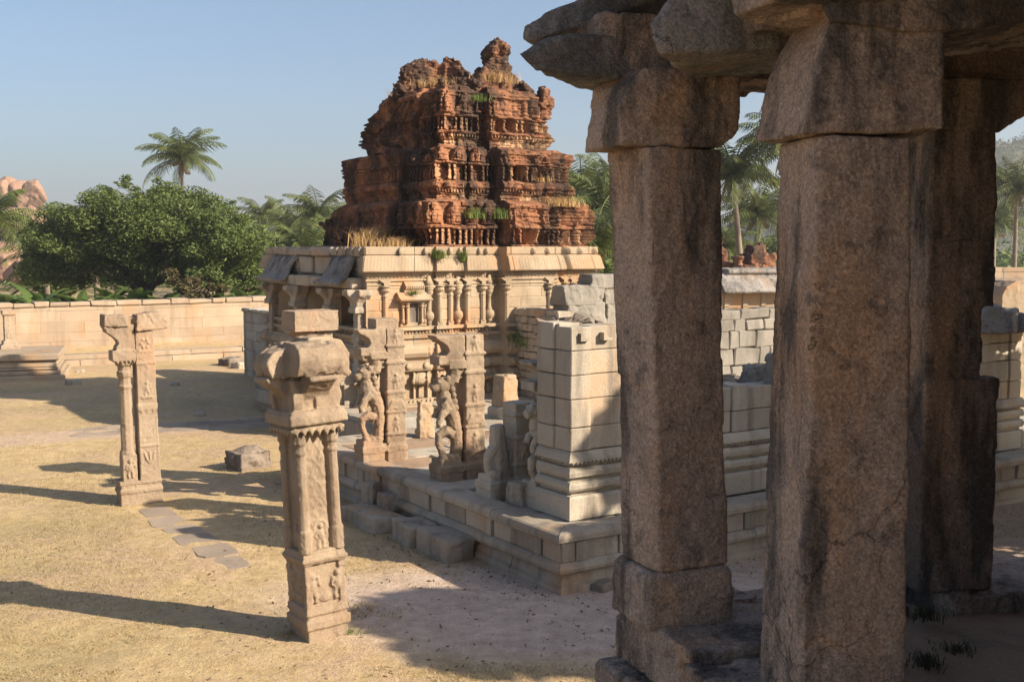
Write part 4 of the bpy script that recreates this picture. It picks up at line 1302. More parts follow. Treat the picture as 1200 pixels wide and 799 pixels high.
# doorways in the passage front of each storey
def opening(par, u, v, z0, z1, w):
    mb = MB()
    mb.box(u - .14, u + .6, v - w / 2 - .12, v - w / 2, z0, z1 + .12); mb.box(u - .14, u + .6, v + w / 2, v + w / 2 + .12, z0, z1 + .12)
    mb.box(u - .17, u + .6, v - w / 2 - .2, v + w / 2 + .2, z1 + .12, z1 + .26)
    f = stone(mb, 'door_frame', M['brick'], par, .03, .03, .3)
    mb = MB(); mb.box(u - .09, u + .5, v - w / 2 + .002, v + w / 2 - .002, z0, z1 + .118)  # solid block, the doorway's inner shade painted as its colour
    mb.build('door_shade_block', M['doorshade'], f)
opening(t1, 1.78, 3.75, 4.3, 5.02, .62)
opening(t2, 2.2, 3.55, 6.02, 6.62, .55)
# collapsed crown
mb = MB()
def lump(u, v, z, r, n=12, sz=1.0):
    mb.hull([(u + r[0] * random.uniform(-1, 1), v + r[1] * random.uniform(-1, 1), z + r[2] * random.uniform(-1, 1)) for _ in range(n)])
mb.hull([(2.6, 1.0, 7.6), (5.8, 1.0, 7.9), (5.8, 5.6, 7.6), (2.6, 5.7, 7.5), (2.9, 1.6, 8.25), (5.5, 1.5, 8.4), (5.4, 4.8, 8.6), (3.0, 4.6, 8.4)])
# left ridge: a standing shell of broken vault
mb.hull([(3.1, 5.4, 8.4), (4.6, 5.3, 8.4), (3.3, 4.3, 8.4), (4.9, 4.1, 8.4), (3.35, 5.0, 9.35), (3.7, 4.6, 9.55), (4.35, 4.45, 9.62), (4.5, 5.0, 9.5)])
mb.hull([(4.3, 4.9, 8.4), (5.3, 4.6, 8.4), (4.4, 3.9, 8.4), (5.4, 3.5, 8.4), (4.5, 4.4, 9.66), (4.75, 4.1, 9.7), (4.9, 4.3, 9.55), (5.0, 3.6, 9.1)])
mb.hull([(4.8, 4.2, 8.4), (5.6, 4.0, 8.4), (4.8, 2.7, 8.3), (5.6, 2.6, 8.3), (5.0, 3.6, 9.05), (5.1, 3.0, 9.0), (5.2, 3.4, 9.1)])
# right mound and pinnacle
mb.hull([(3.6, 1.2, 8.1), (5.95, 1.15, 8.0), (5.9, 3.2, 8.1), (3.7, 3.0, 8.2), (4.5, 1.9, 9.05), (5.1, 1.8, 9.1), (5.1, 2.5, 9.15), (4.5, 2.5, 9.0)])
mb.hull([(4.62, 1.85, 8.9), (5.12, 1.75, 8.9), (5.2, 2.3, 8.9), (4.65, 2.4, 8.9), (4.55, 1.9, 9.55), (5.16, 1.7, 9.6), (5.2, 2.25, 9.62), (4.6, 2.3, 9.5), (4.85, 1.9, 9.88), (5.05, 2.15, 9.84)])
mb.hull([(5.7, .95, 8.0), (6.05, .95, 8.0), (6.05, 1.5, 8.0), (5.7, 1.5, 8.0), (5.75, 1.0, 8.45), (6.0, 1.0, 8.45), (6.0, 1.35, 8.5), (5.75, 1.35, 8.45)])
for k in range(60):
    lump(random.uniform(2.8, 5.8), random.uniform(1.1, 5.7), 8.3 + random.uniform(-.1, .25), (.3, .3, .22), 9)
for k in range(14):
    lump(random.uniform(4.3, 5.3), random.uniform(1.5, 2.5), 8.65 + random.uniform(-.25, .15), (.3, .3, .25), 9)
for a in mb.v: a[:, 1] = np.where(a[:, 1] > 4.4, 4.4 + (a[:, 1] - 4.4) * .55, a[:, 1])
stone(mb, 'broken_crown', M['brick'], temple, .035, .14, .45, .05, .12, seed=66, brick=.028, bsize=(.2, .2, .06))
mb = MB()
for k in range(26):
    lump(1.95 + random.uniform(-.2, .35), random.uniform(5.4, 6.6), 4.35 + random.uniform(-.1, .75) * (1 - abs(random.uniform(-.5, .5))), (.3, .3, .25), 10)
mb.hull([(1.7, 5.6, 4.1), (2.3, 5.6, 4.1), (1.6, 6.15, 4.1), (2.3, 6.15, 4.1), (1.8, 5.7, 4.9), (2.2, 5.7, 5.0), (1.75, 6.1, 4.75)])
stone(mb, 'fallen_brick', M['brick'], temple, .045, .08, .35, .03, .1, seed=68, brick=.02)

# ------------------------------------------------------------------ walls around the temple
def block_wall(name, label, p0, rz, L, z1, th, ch, blk, mat, top_jit=.05, tint=.12, z0=-.1, b=.014, jit=.008):
    t = thing(name, label, 'wall', p0, rz)
    mb = MB(); z = z0
    while z < z1 - .04:
        h = random.uniform(*ch)
        zz = min(z1, z + h)
        if z1 - zz < ch[0] * .5: zz = z1
        course_blocks(mb, L, z, zz, 0, th, None, blk, jit=jit, tint=tint, b=b, proud=min(.008, b), gap=.003 if b > .01 else .0015)
        z = zz
    mb.build('masonry', mat, t)
    return t
def tl(u, v, z=0): return uv(u * TS, v * TS, z * TS + TZ, TO)
# low wall joined to the far end of the temple (shaded face towards the lawn)
w4 = block_wall('stub_wall', 'low shaded stub wall of small blocks beside the far end of the temple porch', uv(.87, 11.3, 0, (-3.43, 27.0)), TH - R(90), 8.0, 2.1, .6, (.26, .36), (.5, .95), M['grey'])
mb = MB()
for k in range(10): mb.cham(k * .77 + .01, k * .77 + .75, -.06, .62, 2.1, 2.2 + random.uniform(-.02, .03), .03, None, random.uniform(-.1, .1), .02)
for k in range(9):
    x = random.uniform(2.3, 4.3); mb.hull([(x + random.gauss(0, .2), .3 + random.gauss(0, .15), 2.3 + random.gauss(0, .08)) for _ in range(9)])
mb.build('coping', M['grey'], w4)
# rough walls between the temple and the platform
w2 = block_wall('field_wall', 'shaded wall of thin coursed bricks like stones running from the temple face to the stacked slabs', uv(3.95 * TS, -.05, 0, TO), TH - R(90), 2.0, 2.79, .5, (.13, .19), (.25, .45), M['plat'], b=.02, jit=.015)
pe = Vector((.94, 24.85, 0))
w3 = block_wall('rear_wall', 'rough grey wall of mixed blocks seen between the two nearest pavilion pillars', pe, TH, 16.0, 2.65, .6, (.16, .5), (.3, 1.0), M['slab'], b=.03, jit=.03)
for (u, z, s, lb) in ((.62, 2.42, (1.22, .6, .52), 'wide grey slab at the left in the lower course of the stacked slabs'), (1.72, 2.42, (.9, .6, .5), 'short grey slab at the right in the lower course of the stacked slabs'), (.55, 2.93, (1.2, .62, .46), 'long grey slab in the middle of the stack above the rear wall'), (1.6, 2.93, (.8, .6, .40), 'squarish slab beside the long one on the rear wall'), (1.5, 3.34, (1.5, .62, .3), 'topmost flat slab lying on the stack above the rear wall')):
    p = pe + Vector(((Bx * (u + .3) + Ax * .25) * TS, (By * (u + .3) + Ay * .25) * TS, EYE - (EYE - z + .12) * TS))
    rough_block('stacked_slab', lb, 'slab', p, tuple(q * TS for q in s), TH, M['slab'], .025, .035, 'slabs stacked on the rear wall')
# rocks lying on the enclosure wall
for px, py, D, s, lb in ((1158, 384, 18.6, (.5, .5, .42), 'tilted grey slab with an arched edge on the enclosure wall beside the far pillar'), (1178, 383, 18.9, (.62, .5, .36), 'smooth rounded boulder resting on the enclosure wall'), (1203, 382, 19.0, (.7, .6, .26), 'low flat rock on the enclosure wall at the picture edge'), (886, 452, 16.6, (.5, .42, .36), 'pointed grey rock on the rubble behind the wall between the pillars'), (908, 450, 16.2, (.3, .3, .5), 'small upright grey stone against the nearest pillar on the rubble')):
    p = at(px, py, D); p.z -= .05
    rough_block('loose_rock', lb, 'rock', p, s, random.uniform(0, 2), M['slab'], .022, .05, 'rocks on the enclosure wall', squash=.35)

# compound wall and curb
cA, cB = Vector((-19.6, 40.3, 0)), Vector((-7.5, 47.8, 0))
dv = cB - cA; crz = math.atan2(dv.y, dv.x)
cw = block_wall('compound_wall', 'long pale dressed stone wall closing the lawn in front of the big tree', cA, crz, dv.length, 1.98, .7, (.30, .42), (.8, 2.0), M['cwall'], tint=.09, b=.005, jit=.003)
mb = MB(); x = 0
while x < dv.length:
    w = random.uniform(.5, 1.1)
    mb.cham(x + .01, x + w - .01, -.07, .75, 1.98, 2.14 + random.uniform(-.03, .05), .03, None, random.uniform(-.12, .12), .02); x += w
mb.build('coping', M['cwall'], cw)
off = Vector((math.sin(crz), -math.cos(crz), 0))
cp = cA + off * 2.6 - dv.normalized() * 2
curb = thing('curb_wall', 'low pale stone curb along the earth bank below the long pale wall', 'curb', cp, crz)
mb = MB(); course_blocks(mb, 15.5, -.1, .2, 0, .6, None, (.9, 2.2), jit=.012); course_blocks(mb, 15.5, .2, .38, .1, .7, None, (.9, 2.2), jit=.012)
mb.build('masonry', M['cwall'], curb)
X, Y = np.meshgrid(np.linspace(-.2, 16.5, 60), np.linspace(.2, 2.7, 14)); P = np.stack([X, Y, 0 * X], -1); P[..., 2] = .33 + .12 * Y / 2.6 + .05 * fbm(P, 1, 3, 5)
o = MB().grid(tm(frame(cp, crz), P.reshape(-1, 3)).reshape(P.shape)).build('ground', M['ground'], smooth=True); tag(o, kind='structure')
# small plinth with a carved post at the left edge
pq = thing('side_plinth', 'small moulded pale plinth at the left edge below the long wall', 'plinth', (-16.2, 35.2, 0), crz - R(14))
mb = MB()
for z0, z1, d in ((-.1, .16, .3), (.16, .30, .2), (.30, .40, .1), (.40, .62, .05), (.62, .84, .16)):
    mb.cham(-2.6 - d, 1.7 + d, -d, 3.0, z0, z1, .03, None, random.uniform(-.08, .08), .01)
mb.build('mouldings', M['cwall'], pq)
mb = MB(); mb.cham(-.55, -.3, -.55, -.3, -.1, .52, .04); mb.build('guard_stone', M['cwall'], pq)
po = thing('carved_post', 'square carved pale post standing on the side plinth at the left edge', 'post', (-16.75, 37.4, .8), crz)
mb = MB(); sq(mb, .3, 0, .16); sq(mb, .22, .16, .3); sq(mb, .15, .28, 1.2); sq(mb, .2, 1.16, 1.3); fig(mb, 0, -.14, .4, 2.0); fig(mb, 0, -.14, .85, 1.2)
stone(mb, 'shaft', M['cwall'], po, .025, .015, .3)

# loose stones on the lawn
for k, (px, py, s, lb) in enumerate(((205, 452, .32, 'flat pale stone in the shade of the temple on the lawn'), (86, 450, .45, 'small tilted slab on the lawn in front of the side plinth'), (270, 428, .8, 'dark pile stone at the foot of the stub wall'), (282, 431, .6, 'lighter broken stone beside the dark one at the stub wall'), (235, 487, .3, 'tiny pale stone at the far edge of the temple shadow'), (94, 436, .25, 'pebble sized stone on the lawn below the curb'), (707, 690, .3, 'broken brown stone at the foot of the platform corner'), (723, 686, .22, 'pale chip beside the broken brown stone by the platform'))):
    p = onz(px, py, 0); p.z = -.02
    rough_block('loose_stone', lb, 'stone', p, (s, s * .7, s * .38), random.uniform(0, 3), M['rubble'] if k in (2, 6) else M['grey'], max(.015, s * .07), s * .08)

# ------------------------------------------------------------------ foreground pavilion
PA = R(20)
pbx, pby = math.cos(PA), math.sin(PA); pax, pay = -pby, pbx
pav = thing('stone_pavilion', 'dark foreground pavilion of rough granite pillars, brackets and overhanging roof slabs', 'pavilion', (0, 0, 0))
def solid(name, pts, mat=M['dark'], par=pav, voxel=.016, amp=.03, scale=.3, fine=.007, seed=None):
    mb = MB()
    for q in (pts if isinstance(pts[0], list) else [pts]): mb.hull(q)
    return stone(mb, name, mat, par, min(voxel, .015), amp, scale, fine, .07, seed)
def quadpillar(cx, cy, rz, secs, lean=0.0):
    """secs: (z, half x, half y)"""
    out = []
    c, s = math.cos(rz), math.sin(rz)
    def rg(z, hx, hy, ch=.014):
        r = []
        for sx, sy in ((-1, -1), (1, -1), (1, 1), (-1, 1)):
            for k in (0, 1):
                x = sx * (hx - (ch if (k == 0) else 0)); y = sy * (hy - (ch if k == 1 else 0))
                r.append((cx + lean * (z - 2.4) / 2.3 + x * c - y * s, cy + x * s + y * c, z))
        return r
    for a, b_ in zip(secs[:-1], secs[1:]):
        out.append(rg(*a) + rg(*b_))
    return out
FZ = 2.08     # pavilion floor
# pillar left
p1 = solid('pillar', quadpillar(.945, 6.42, PA + R(6), [(FZ + .31, .235, .20), (3.2, .232, .20), (4.1, .243, .205), (4.74, .25, .215)], -.085), amp=.017, scale=.8, seed=5)
solid('footing', quadpillar(.93, 6.42, PA, [(FZ - .02, .275, .24), (FZ + .27, .27, .235), (FZ + .31, .24, .21)]), par=p1, amp=.014, seed=6)
def px_hull(front, depth):
    """points traced on the near face with their distance, carried back by depth along the pavilion axis"""
    pts = [at(*f) for f in front]
    return [tuple(p) for p in pts] + [tuple(p + Vector((.34, .94, .0)) * depth) for p in pts]
c, s = math.cos(PA), math.sin(PA)
def lp(cx, cy, rz, x, y, z): return (cx + x * math.cos(rz) - y * math.sin(rz), cy + x * math.sin(rz) + y * math.cos(rz), z)
solid('capital', [lp(.835, 6.42, PA, *q) for q in ((-.35, -.22, 4.74), (-.36, .26, 4.74), (-.36, -.22, 4.95), (-.31, -.2, 5.05), (-.3, .26, 5.1), (-.2, -.2, 5.17), (-.2, .25, 5.17), (.38, -.24, 5.17), (.38, .24, 5.17), (.37, -.24, 4.84), (.37, .24, 4.84), (.27, -.22, 4.75), (.27, .22, 4.75))], par=p1, amp=.016, seed=8)
# nearest pillar
A2 = R(8)
p2 = solid('pillar', quadpillar(1.535, 5.28, A2, [(1.9, .262, .26), (3.0, .248, .25), (3.8, .235, .24), (4.69, .222, .23)]), amp=.017, scale=.8, seed=15)
solid('capital', [lp(1.54, 5.3, A2, *q) for q in ((-.31, -.27, 4.69), (-.33, .3, 4.70), (-.27, -.27, 4.72), (.36, -.27, 4.72), (.36, .3, 4.72), (-.25, .3, 5.05), (-.2, -.25, 5.1), (-.12, -.24, 5.26), (-.14, .3, 5.26), (.36, -.24, 5.24), (.36, .3, 5.24))], par=p2, amp=.016, seed=16)
# far pillar
A3 = R(12)
p3 = solid('pillar', quadpillar(2.70, 7.02, A3, [(FZ - .0, .255, .22), (3.4, .25, .22)]) + quadpillar(2.66, 7.02, A3, [(3.38, .19, .19), (3.86, .19, .19)]) + quadpillar(2.68, 7.02, A3, [(3.84, .23, .21), (4.3, .225, .21), (4.9, .21, .2)]), amp=.016, scale=.8, seed=25)
mb_ = [lp(2.68, 7.02, A3, *q) for q in ((-.3, -.24, 4.9), (-.3, .24, 4.9), (.22, -.22, 4.88), (.22, .22, 4.88), (.42, -.24, 5.02), (.42, .24, 5.02), (.43, -.24, 5.2), (.43, .24, 5.2), (-.4, -.24, 5.2), (-.4, .24, 5.2), (-.4, -.24, 5.05), (-.4, .24, 5.05))]
solid('capital', mb_, par=p3, amp=.016, seed=26)
mb = MB()   # faint carving on the far pillar
fc = lp(2.66, 7.02, A3, .02, -.19, 3.6)
# beams
def beam(p, q, w, z0, z1, name='beam', mat=M['dark'], seed=None, slope=0.0):
    p, q = Vector((*p, 0)), Vector((*q, 0)); d = (q - p).normalized(); n = Vector((-d.y, d.x, 0)) * w / 2
    pts = [tuple(a + n * s_ + Vector((0, 0, z + random.uniform(-.02, .02)))) for a in (p, q) for s_ in (-1, 1) for z in (z0, z1)]
    return solid(name, pts, mat, amp=.035, scale=.45, seed=seed, voxel=.03)
beam((.40, 6.55), (3.2, 7.45), .55, 5.16, 5.48, seed=31)
beam((2.4, 7.1), (3.5, 7.45), .5, 5.21, 5.5, seed=32)
beam((1.1, 5.1), (4.6, 6.4), .5, 5.26, 5.55, seed=33)
beam((1.0, 6.4), (1.5, 5.2), .4, 5.24, 5.5, seed=34)
# eave and roof slabs
def eave(front, depth, seed, mat=M['eave'], voxel=.014, amp=.011):
    return solid('eave_slab', px_hull(front, depth), mat, amp=amp, scale=.35, seed=seed, voxel=voxel)
eave([(608, 63, 6.0), (612, 68, 6.0), (628, 82, 6.05), (660, 88, 6.15), (720, 93, 6.3), (775, 96, 6.45), (638, 46, 6.1), (668, 39, 6.15), (705, 42, 6.25), (775, 44, 6.45)], .75, 41)
eave([(612, 31, 6.5), (612, 46, 6.5), (620, 49, 6.5), (655, 34, 6.55), (700, 25, 6.6), (770, 2, 6.75), (800, -40, 6.8), (640, 14, 6.55), (690, -4, 6.65), (740, -24, 6.75)], .9, 42)
eave([(762, 28, 5.45), (765, 45, 5.42), (771, 64, 5.4), (830, 62, 5.5), (905, 56, 5.6), (965, 42, 5.7), (980, -60, 5.75), (815, -50, 5.55), (780, 10, 5.45)], .8, 43)
eave([(962, -60, 5.0), (962, 10, 4.98), (972, 24, 4.98), (1060, 36, 5.05), (1130, 34, 5.1), (1250, 18, 5.3), (1300, -70, 5.4)], .75, 44, M['dark'])
mb = MB()
def rs(a, b_, z0, z1):
    (x0, y0), (x1, y1) = a, b_
    pts = []
    for x in (x0, x1):
        for y in (y0, y1):
            for z in (z0, z1): pts.append(lp(.93, 6.42, PA, x + random.uniform(-.05, .05), y + random.uniform(-.05, .05), z))
    mb.hull(pts)
for i in range(4):
    rs((.5 + i * .86 - .5, -4.9), (.5 + i * .86 + .35, -.35), 5.52, 5.78)
    if i == 0: rs((3.1, -4.9), (3.95, -1.6), 5.5, 5.8)  # piece added to stop sun leaking in above the unseen right wall
    if i < 3: rs((.75 + i * .9 - .5, -.33), (.75 + i * .9 + .38, .55), 5.5, 5.75)
rs((-.3, -4.7), (1.4, .25), 5.74, 6.35); rs((1.45, -4.7), (3.0, .2), 5.74, 6.3); rs((-.55, -3.0), (-.25, .1), 5.74, 6.1)  # upper layer out of view, added to keep the sun off the eave slabs
stone(mb, 'roof_and_shade_slabs', M['dark'], pav, .045, .03, .5, seed=51)
# unseen right and rear walls, added to keep sun and sky off the pillars
mb = MB()
Mw = frame(Vector(lp(.93, 6.42, PA, 3.55, -.6, 0)), PA - R(90))
z = 0.0
while z < 5.5:
    h = random.uniform(.4, .6); course_blocks(mb, 4.3, z, min(5.52, z + h), 0, .5, Mw, (.8, 1.6), b=.03, jit=.02); z += h
z = 0.0
Mw = frame(Vector(lp(.93, 6.42, PA, -.8, -4.9, 0)), PA)  # added rear wall, blocks skylight from the right pillar faces
while z < 5.45:
    h = random.uniform(.4, .6); course_blocks(mb, 4.6, z, min(5.5, z + h), -.5, 0, Mw, (.8, 1.6), b=.03, jit=.02); z += h
mb.build('added_shade_wall', M['dark'], pav)
# floor: rough slabs and trodden earth
def floor_slab(poly, z, seed, th=2.3):
    return solid('floor_slab', [tuple(Vector((*q, 0)) + Vector((0, 0, zz))) for q in poly for zz in (z, z - .34)], M['dark'], amp=.035, scale=.4, seed=seed, voxel=.03)
L_ = lambda x, y: lp(.93, 6.42, PA, x, y, 0)[:2]
floor_slab([L_(-.21, .30), L_(.62, .36), L_(.66, -.7), L_(-.21, -.62)], FZ, 61)
floor_slab([L_(-.27, -.64), L_(.6, -.72), L_(.6, -2.4), L_(-.27, -2.4)], FZ - .05, 62)
floor_slab([L_(.66, .38), L_(1.5, .40), L_(1.5, -.25), L_(.68, -.3)], FZ - .06, 63)
floor_slab([L_(1.52, .44), L_(2.75, .42), L_(2.9, -.5), L_(1.75, -.35)], FZ, 64)
floor_slab([L_(2.77, .40), L_(3.6, .40), L_(3.6, -.7), L_(2.9, -.5)], FZ - .04, 65)
mb = MB()
Mw = frame(Vector(lp(.93, 6.42, PA, -.23, .28, 0)), PA - R(90)); z = -.1
while z < FZ - .4:
    h = random.uniform(.38, .55); zz = min(FZ - .36, z + h); course_blocks(mb, 7.0, z, zz, 0, .5, Mw, (.6, 1.3), b=.03, jit=.02, proud=.02); z = zz
Mw = frame(Vector(lp(.93, 6.42, PA, 3.6, .40, 0)), PA + R(180)); z = -.1
while z < FZ - .4:
    h = random.uniform(.38, .55); zz = min(FZ - .36, z + h); course_blocks(mb, 3.9, z, zz, 0, .4, Mw, (.6, 1.3), b=.03, jit=.02, proud=.02); z = zz
mb.build('retaining_wall', M['dark'], pav)
X, Y = np.meshgrid(np.linspace(-.2, 3.55, 90), np.linspace(-7.0, .2, 130)); P = np.stack([X, Y, 0 * X], -1)
P[..., 2] = FZ - .12 + .05 * fbm(P, .7, 4, 15)
mb = MB(); mb.grid(tm(frame((.93, 6.42, 0), PA), P.reshape(-1, 3)).reshape(P.shape))
mb.build('earth_floor', M['soil'], pav, smooth=True)

# ------------------------------------------------------------------ far shrine, brick ruins and wall on the right
sh = thing('small_shrine', 'small distant cream shrine with grey sloping eave seen between the two nearest pillars', 'shrine', at(845, 330, 46) * 1.0, R(18))
sh.location.z = 0
mb = MB(); mb.cham(0, 4.6, 0, 3, -.1, 2.35, .03); 
for k in range(6): mb.box(.15 + k * .85, .35 + k * .85, -.06, 0, .3, 2.3)
mb.build('wall', M['sand'], sh)
mb = MB(); mb.prism([(-.75, 2.35), (-.7, 2.32), (-.3, 2.75), (.1, 3.1), (.4, 3.15), (.4, 2.36)], 'x', -.15, 5.0); mb.prism([(-.1, 3.12), (3, 3.12), (3, 3.3), (-.05, 3.3)], 'x', .3, 4.6)
stone(mb, 'eave', M['eave'], sh, .05, .03, .5)
def brick_stump(px0, px1, py0, D, label, seed):
    a, b_ = at(px0, py0, D), at(px1, py0, D)
    t = thing('brick_ruin', label, 'ruin', (a.x, D, 0), R(12), 'brick ruins beyond the small shrine')
    w = b_.x - a.x
    m2 = MB(); h = a.z
    m2.box(0, w, 0, 2, -.1, h * .72)
    m2.box(.1, w * .8, .2, 1.6, h * .7, h * .88); m2.hull([(w * random.uniform(.1, .75), random.uniform(.3, 1.4), h * random.uniform(.82, 1.0)) for _ in range(14)])
    for k in range(4): m2.box(w * (.08 + k * .25), w * (.18 + k * .25), -.1, 0, 3.4, h * .7)
    m2.box(-.08, w + .08, -.12, 2, h * .70, h * .74)
    stone(m2, 'brickwork', M['brick'], t, .06, .12, .6, .03, .15, seed=seed, brick=.03)
brick_stump(838, 862, 276, 52, 'tall red brick stump left of the palm trunk between the pillars', 71)
brick_stump(880, 925, 284, 53, 'broader weathered brick ruin right of the palm trunk between the pillars', 72)
brick_stump(866, 884, 299, 51, 'low dark brick pier between the two taller brick ruins', 73)
fw = block_wall('far_wall', 'sunlit cream wall with a broken edge far off at the right picture edge', at(1150, 330, 44) * 1, R(14), 9, 3.4, .6, (.32, .42), (.7, 1.4), M['cwall']); fw.location.z = 0
mb = MB(); mb.cham(-.2, 1.8, -.5, -.01, -.1, 2.7, .04); mb.cham(1.45, 1.95, -.6, -.0, 2.2, 3.0, .05, None, 0, .03); mb.build('buttress', M['cwall'], fw)
ar = thing('arched_stub', 'curved cream roof fragment in front of the far cream wall', 'ruin', at(1196, 345, 40), R(14)); ar.location.z = 0
mb = MB(); mb.prism([(-.75, -.1), (-.75, 2.5), (-.6, 2.8), (-.2, 3.0), (.4, 3.05), (1.5, 3.05), (1.5, -.1)], 'y', 0, 2); stone(mb, 'masonry', M['sand'], ar, .05, .03, .4)

# ------------------------------------------------------------------ vegetation
def leaf_cloud(centers, radii, n, size, seed, droop=0.2, flat=1.0):
    r = np.random.default_rng(seed)
    centers = np.asarray(centers); radii = np.asarray(radii)
    w = radii ** 2; w = w / w.sum()
    k = r.choice(len(centers), n, p=w)
    d = r.normal(size=(n, 3)); d /= np.maximum(1, np.linalg.norm(d, axis=1) / 2.2)[:, None]
    rr = np.full(n, .70)
    P = centers[k] + d * (radii[k] * rr)[:, None] * np.array([1, 1, .72 * flat])
    a = r.normal(size=(n, 3)); a[:, 2] *= .5; a /= np.linalg.norm(a, axis=1)[:, None]
    b = np.cross(a, r.normal(size=(n, 3))); b /= np.linalg.norm(b, axis=1)[:, None]
    s = size * r.uniform(.6, 1.3, n)[:, None]
    V = np.stack([P - a * s, P - b * s * .38, P + a * s, P + b * s * .38], 1).reshape(-1, 3)
    t = np.repeat(np.clip(r.uniform(0, 1, n) * .6 + .4 * hash3(k, k * 3, k * 7, seed), 0, 1), 4)
    return V, t, n
def quads_mesh(name, V, t, n, mat, parent, tri=False):
    m = 3 if tri else 4
    me = bpy.data.meshes.new(name)
    me.vertices.add(n * m); me.vertices.foreach_set('co', V.astype(np.float32).ravel())
    me.loops.add(n * m); me.loops.foreach_set('vertex_index', np.arange(n * m, dtype=np.int32))
    me.polygons.add(n); me.polygons.foreach_set('loop_start', np.arange(n, dtype=np.int32) * m)
    at_ = me.attributes.new('tint', 'FLOAT', 'POINT'); at_.data.foreach_set('value', t.astype(np.float32))
    me.update(calc_edges=True)
    return link(name, me, mat, parent)

def broad_tree(label, p, lobes, trunk, n, size, seed, mat, group=None, name='broadleaf_tree'):
    t = thing(name, label, 'tree', p, 0, group)
    r = random.Random(seed)
    cs, rs_ = [], []
    for (c, R3, m) in lobes:
        for _ in range(m):
            while True:
                d = Vector((r.uniform(-1, 1), r.uniform(-1, 1), r.uniform(-1, 1)))
                if .35 < d.length < 1: break
            cs.append((c[0] + d.x * R3[0], c[1] + d.y * R3[1], c[2] + d.z * R3[2])); rs_.append(r.uniform(.45, 1.0) * min(R3) * (.26 + .3 * r.random() ** 2))
    V, tt, n = leaf_cloud(cs, rs_, n, size, seed)
    mb = MB()
    mb.tube([(0, 0, -.3), (.05, 0, trunk[0] * .5), (0, .05, trunk[0])], [trunk[1] * 1.25, trunk[1], trunk[1] * .85], 9)
    for i in range(trunk[2]):
        c = cs[(i * 37) % len(cs)]
        q = Vector(c); b0 = Vector((0, 0, trunk[0] * r.uniform(.75, 1.0)))
        mid = b0.lerp(q, .45) + Vector((0, 0, .12 * (q - b0).length))
        mb.tube([b0, mid, b0.lerp(q, .75) + Vector((0, 0, .08)), q], [trunk[1] * .5, trunk[1] * .33, trunk[1] * .18, .02], 6)
    mb.build('trunk', M['bark'], t, True)
    quads_mesh('crown', V, tt, n, mat, t)
    return t

bt = at(172, 340, 55); bt.z = 0
lobes = [((-3.9, 0, 4.2), (2.2, 2.8, 1.8), 50), ((-1.6, 0, 5.3), (2.4, 2.8, 1.7), 56), ((1.4, -.2, 5.3), (2.4, 2.8, 1.8), 56), ((3.9, 0, 4.3), (2.2, 2.6, 1.8), 50), ((5.0, 0, 3.2), (1.2, 2.0, 1.4), 22), ((-4.6, 0, 3.0), (1.3, 2.0, 1.0), 18), ((0, .4, 3.6), (3.6, 2.2, 1.2), 60), ((3.2, -2.0, 2.5), (1.8, 1.8, .9), 20)]
rl = random.Random(77)
for _ in range(26):     # ragged sprays that break the outline
    a_ = rl.uniform(-.3, 3.5)
    lobes.append(((5.6 * math.cos(a_) + rl.uniform(-.4, .4), rl.uniform(-2.4, 1), 3.6 + 3.2 * abs(math.sin(a_)) + rl.uniform(-.3, .45)), (.9, .9, .5), 3))
broad_tree('big spreading dark green tree with fine foliage behind the long pale wall', bt, lobes, (2.3, .26, 13), 165000, .09, 5, M['leaf'])
qt = at(232, 345, 53); qt.z = 0
t2_ = broad_tree('brownish dry limb tree leaning over the long pale wall in front of the big tree', qt + Vector((.6, .6, 0)), [((-.2, -2.5, 2.5), (1.5, 1.8, .8), 16), ((.2, -5.0, 1.7), (.9, 1.6, .5), 8)], (1.8, .12, 10), 8000, .12, 9, M['leafb'])
# shade trees to the right of the pavilion, whose shadow lies over the platform and the bare soil
for k_, (x_, y_, hh, w_, lb) in enumerate(((10.0, 9.3, 6.9, 2.3, 'shade tree on the right nearest the pavilion'), (10.6, 12.3, 7.6, 2.4, 'tallest shade tree right of the enclosure wall'), (11.6, 16.0, 6.6, 2.6, 'farthest shade tree right of the enclosure wall'))):
    broad_tree(lb, Vector((x_, y_, 0)), [((0, 0, hh - 1.6), (w_ * .8, w_ * .8, 1.3), 40), ((0, 0, hh - 3.4), (w_ * .85, w_ * .85, 1.5), 40), ((0, 0, 1.9), (w_ * .8, w_ * .8, 1.0), 26)], (hh * .4, .2, 8), 42000, .16, 80 + k_, M['leaf'], 'shade trees to the right')
for (px, D, w, h, lb, sd) in ((296, 66, 2.2, 6.2, 'pale green bushy tree right of the big tree beside the far palms', 21), (70, 70, 2.2, 4.4, 'smaller dark tree behind the banana plants at the left', 22), (705, 62, 2.6, 6.0, 'dense green tree behind the right corner of the temple', 23), (690, 52, 1.6, 3.8, 'low green bush tree close behind the temple corner', 24), (875, 95, 4.0, 5.0, 'hazy green tree behind the brick ruins', 25), (345, 60, 1.8, 4.2, 'low bright green tree just left of the temple porch', 27)):
    p = at(px, 300, D); p.z = 0
    broad_tree(lb, p, [((-w * .4, 0, h * .62), (w * .7, w * .7, h * .3), 18), ((w * .4, .3, h * .58), (w * .7, w * .7, h * .32), 18), ((0, 0, h * .3), (w * .8, w * .7, h * .22), 14)], (h * .4, .14, 8), 11000, .17, sd, M['leaf'])

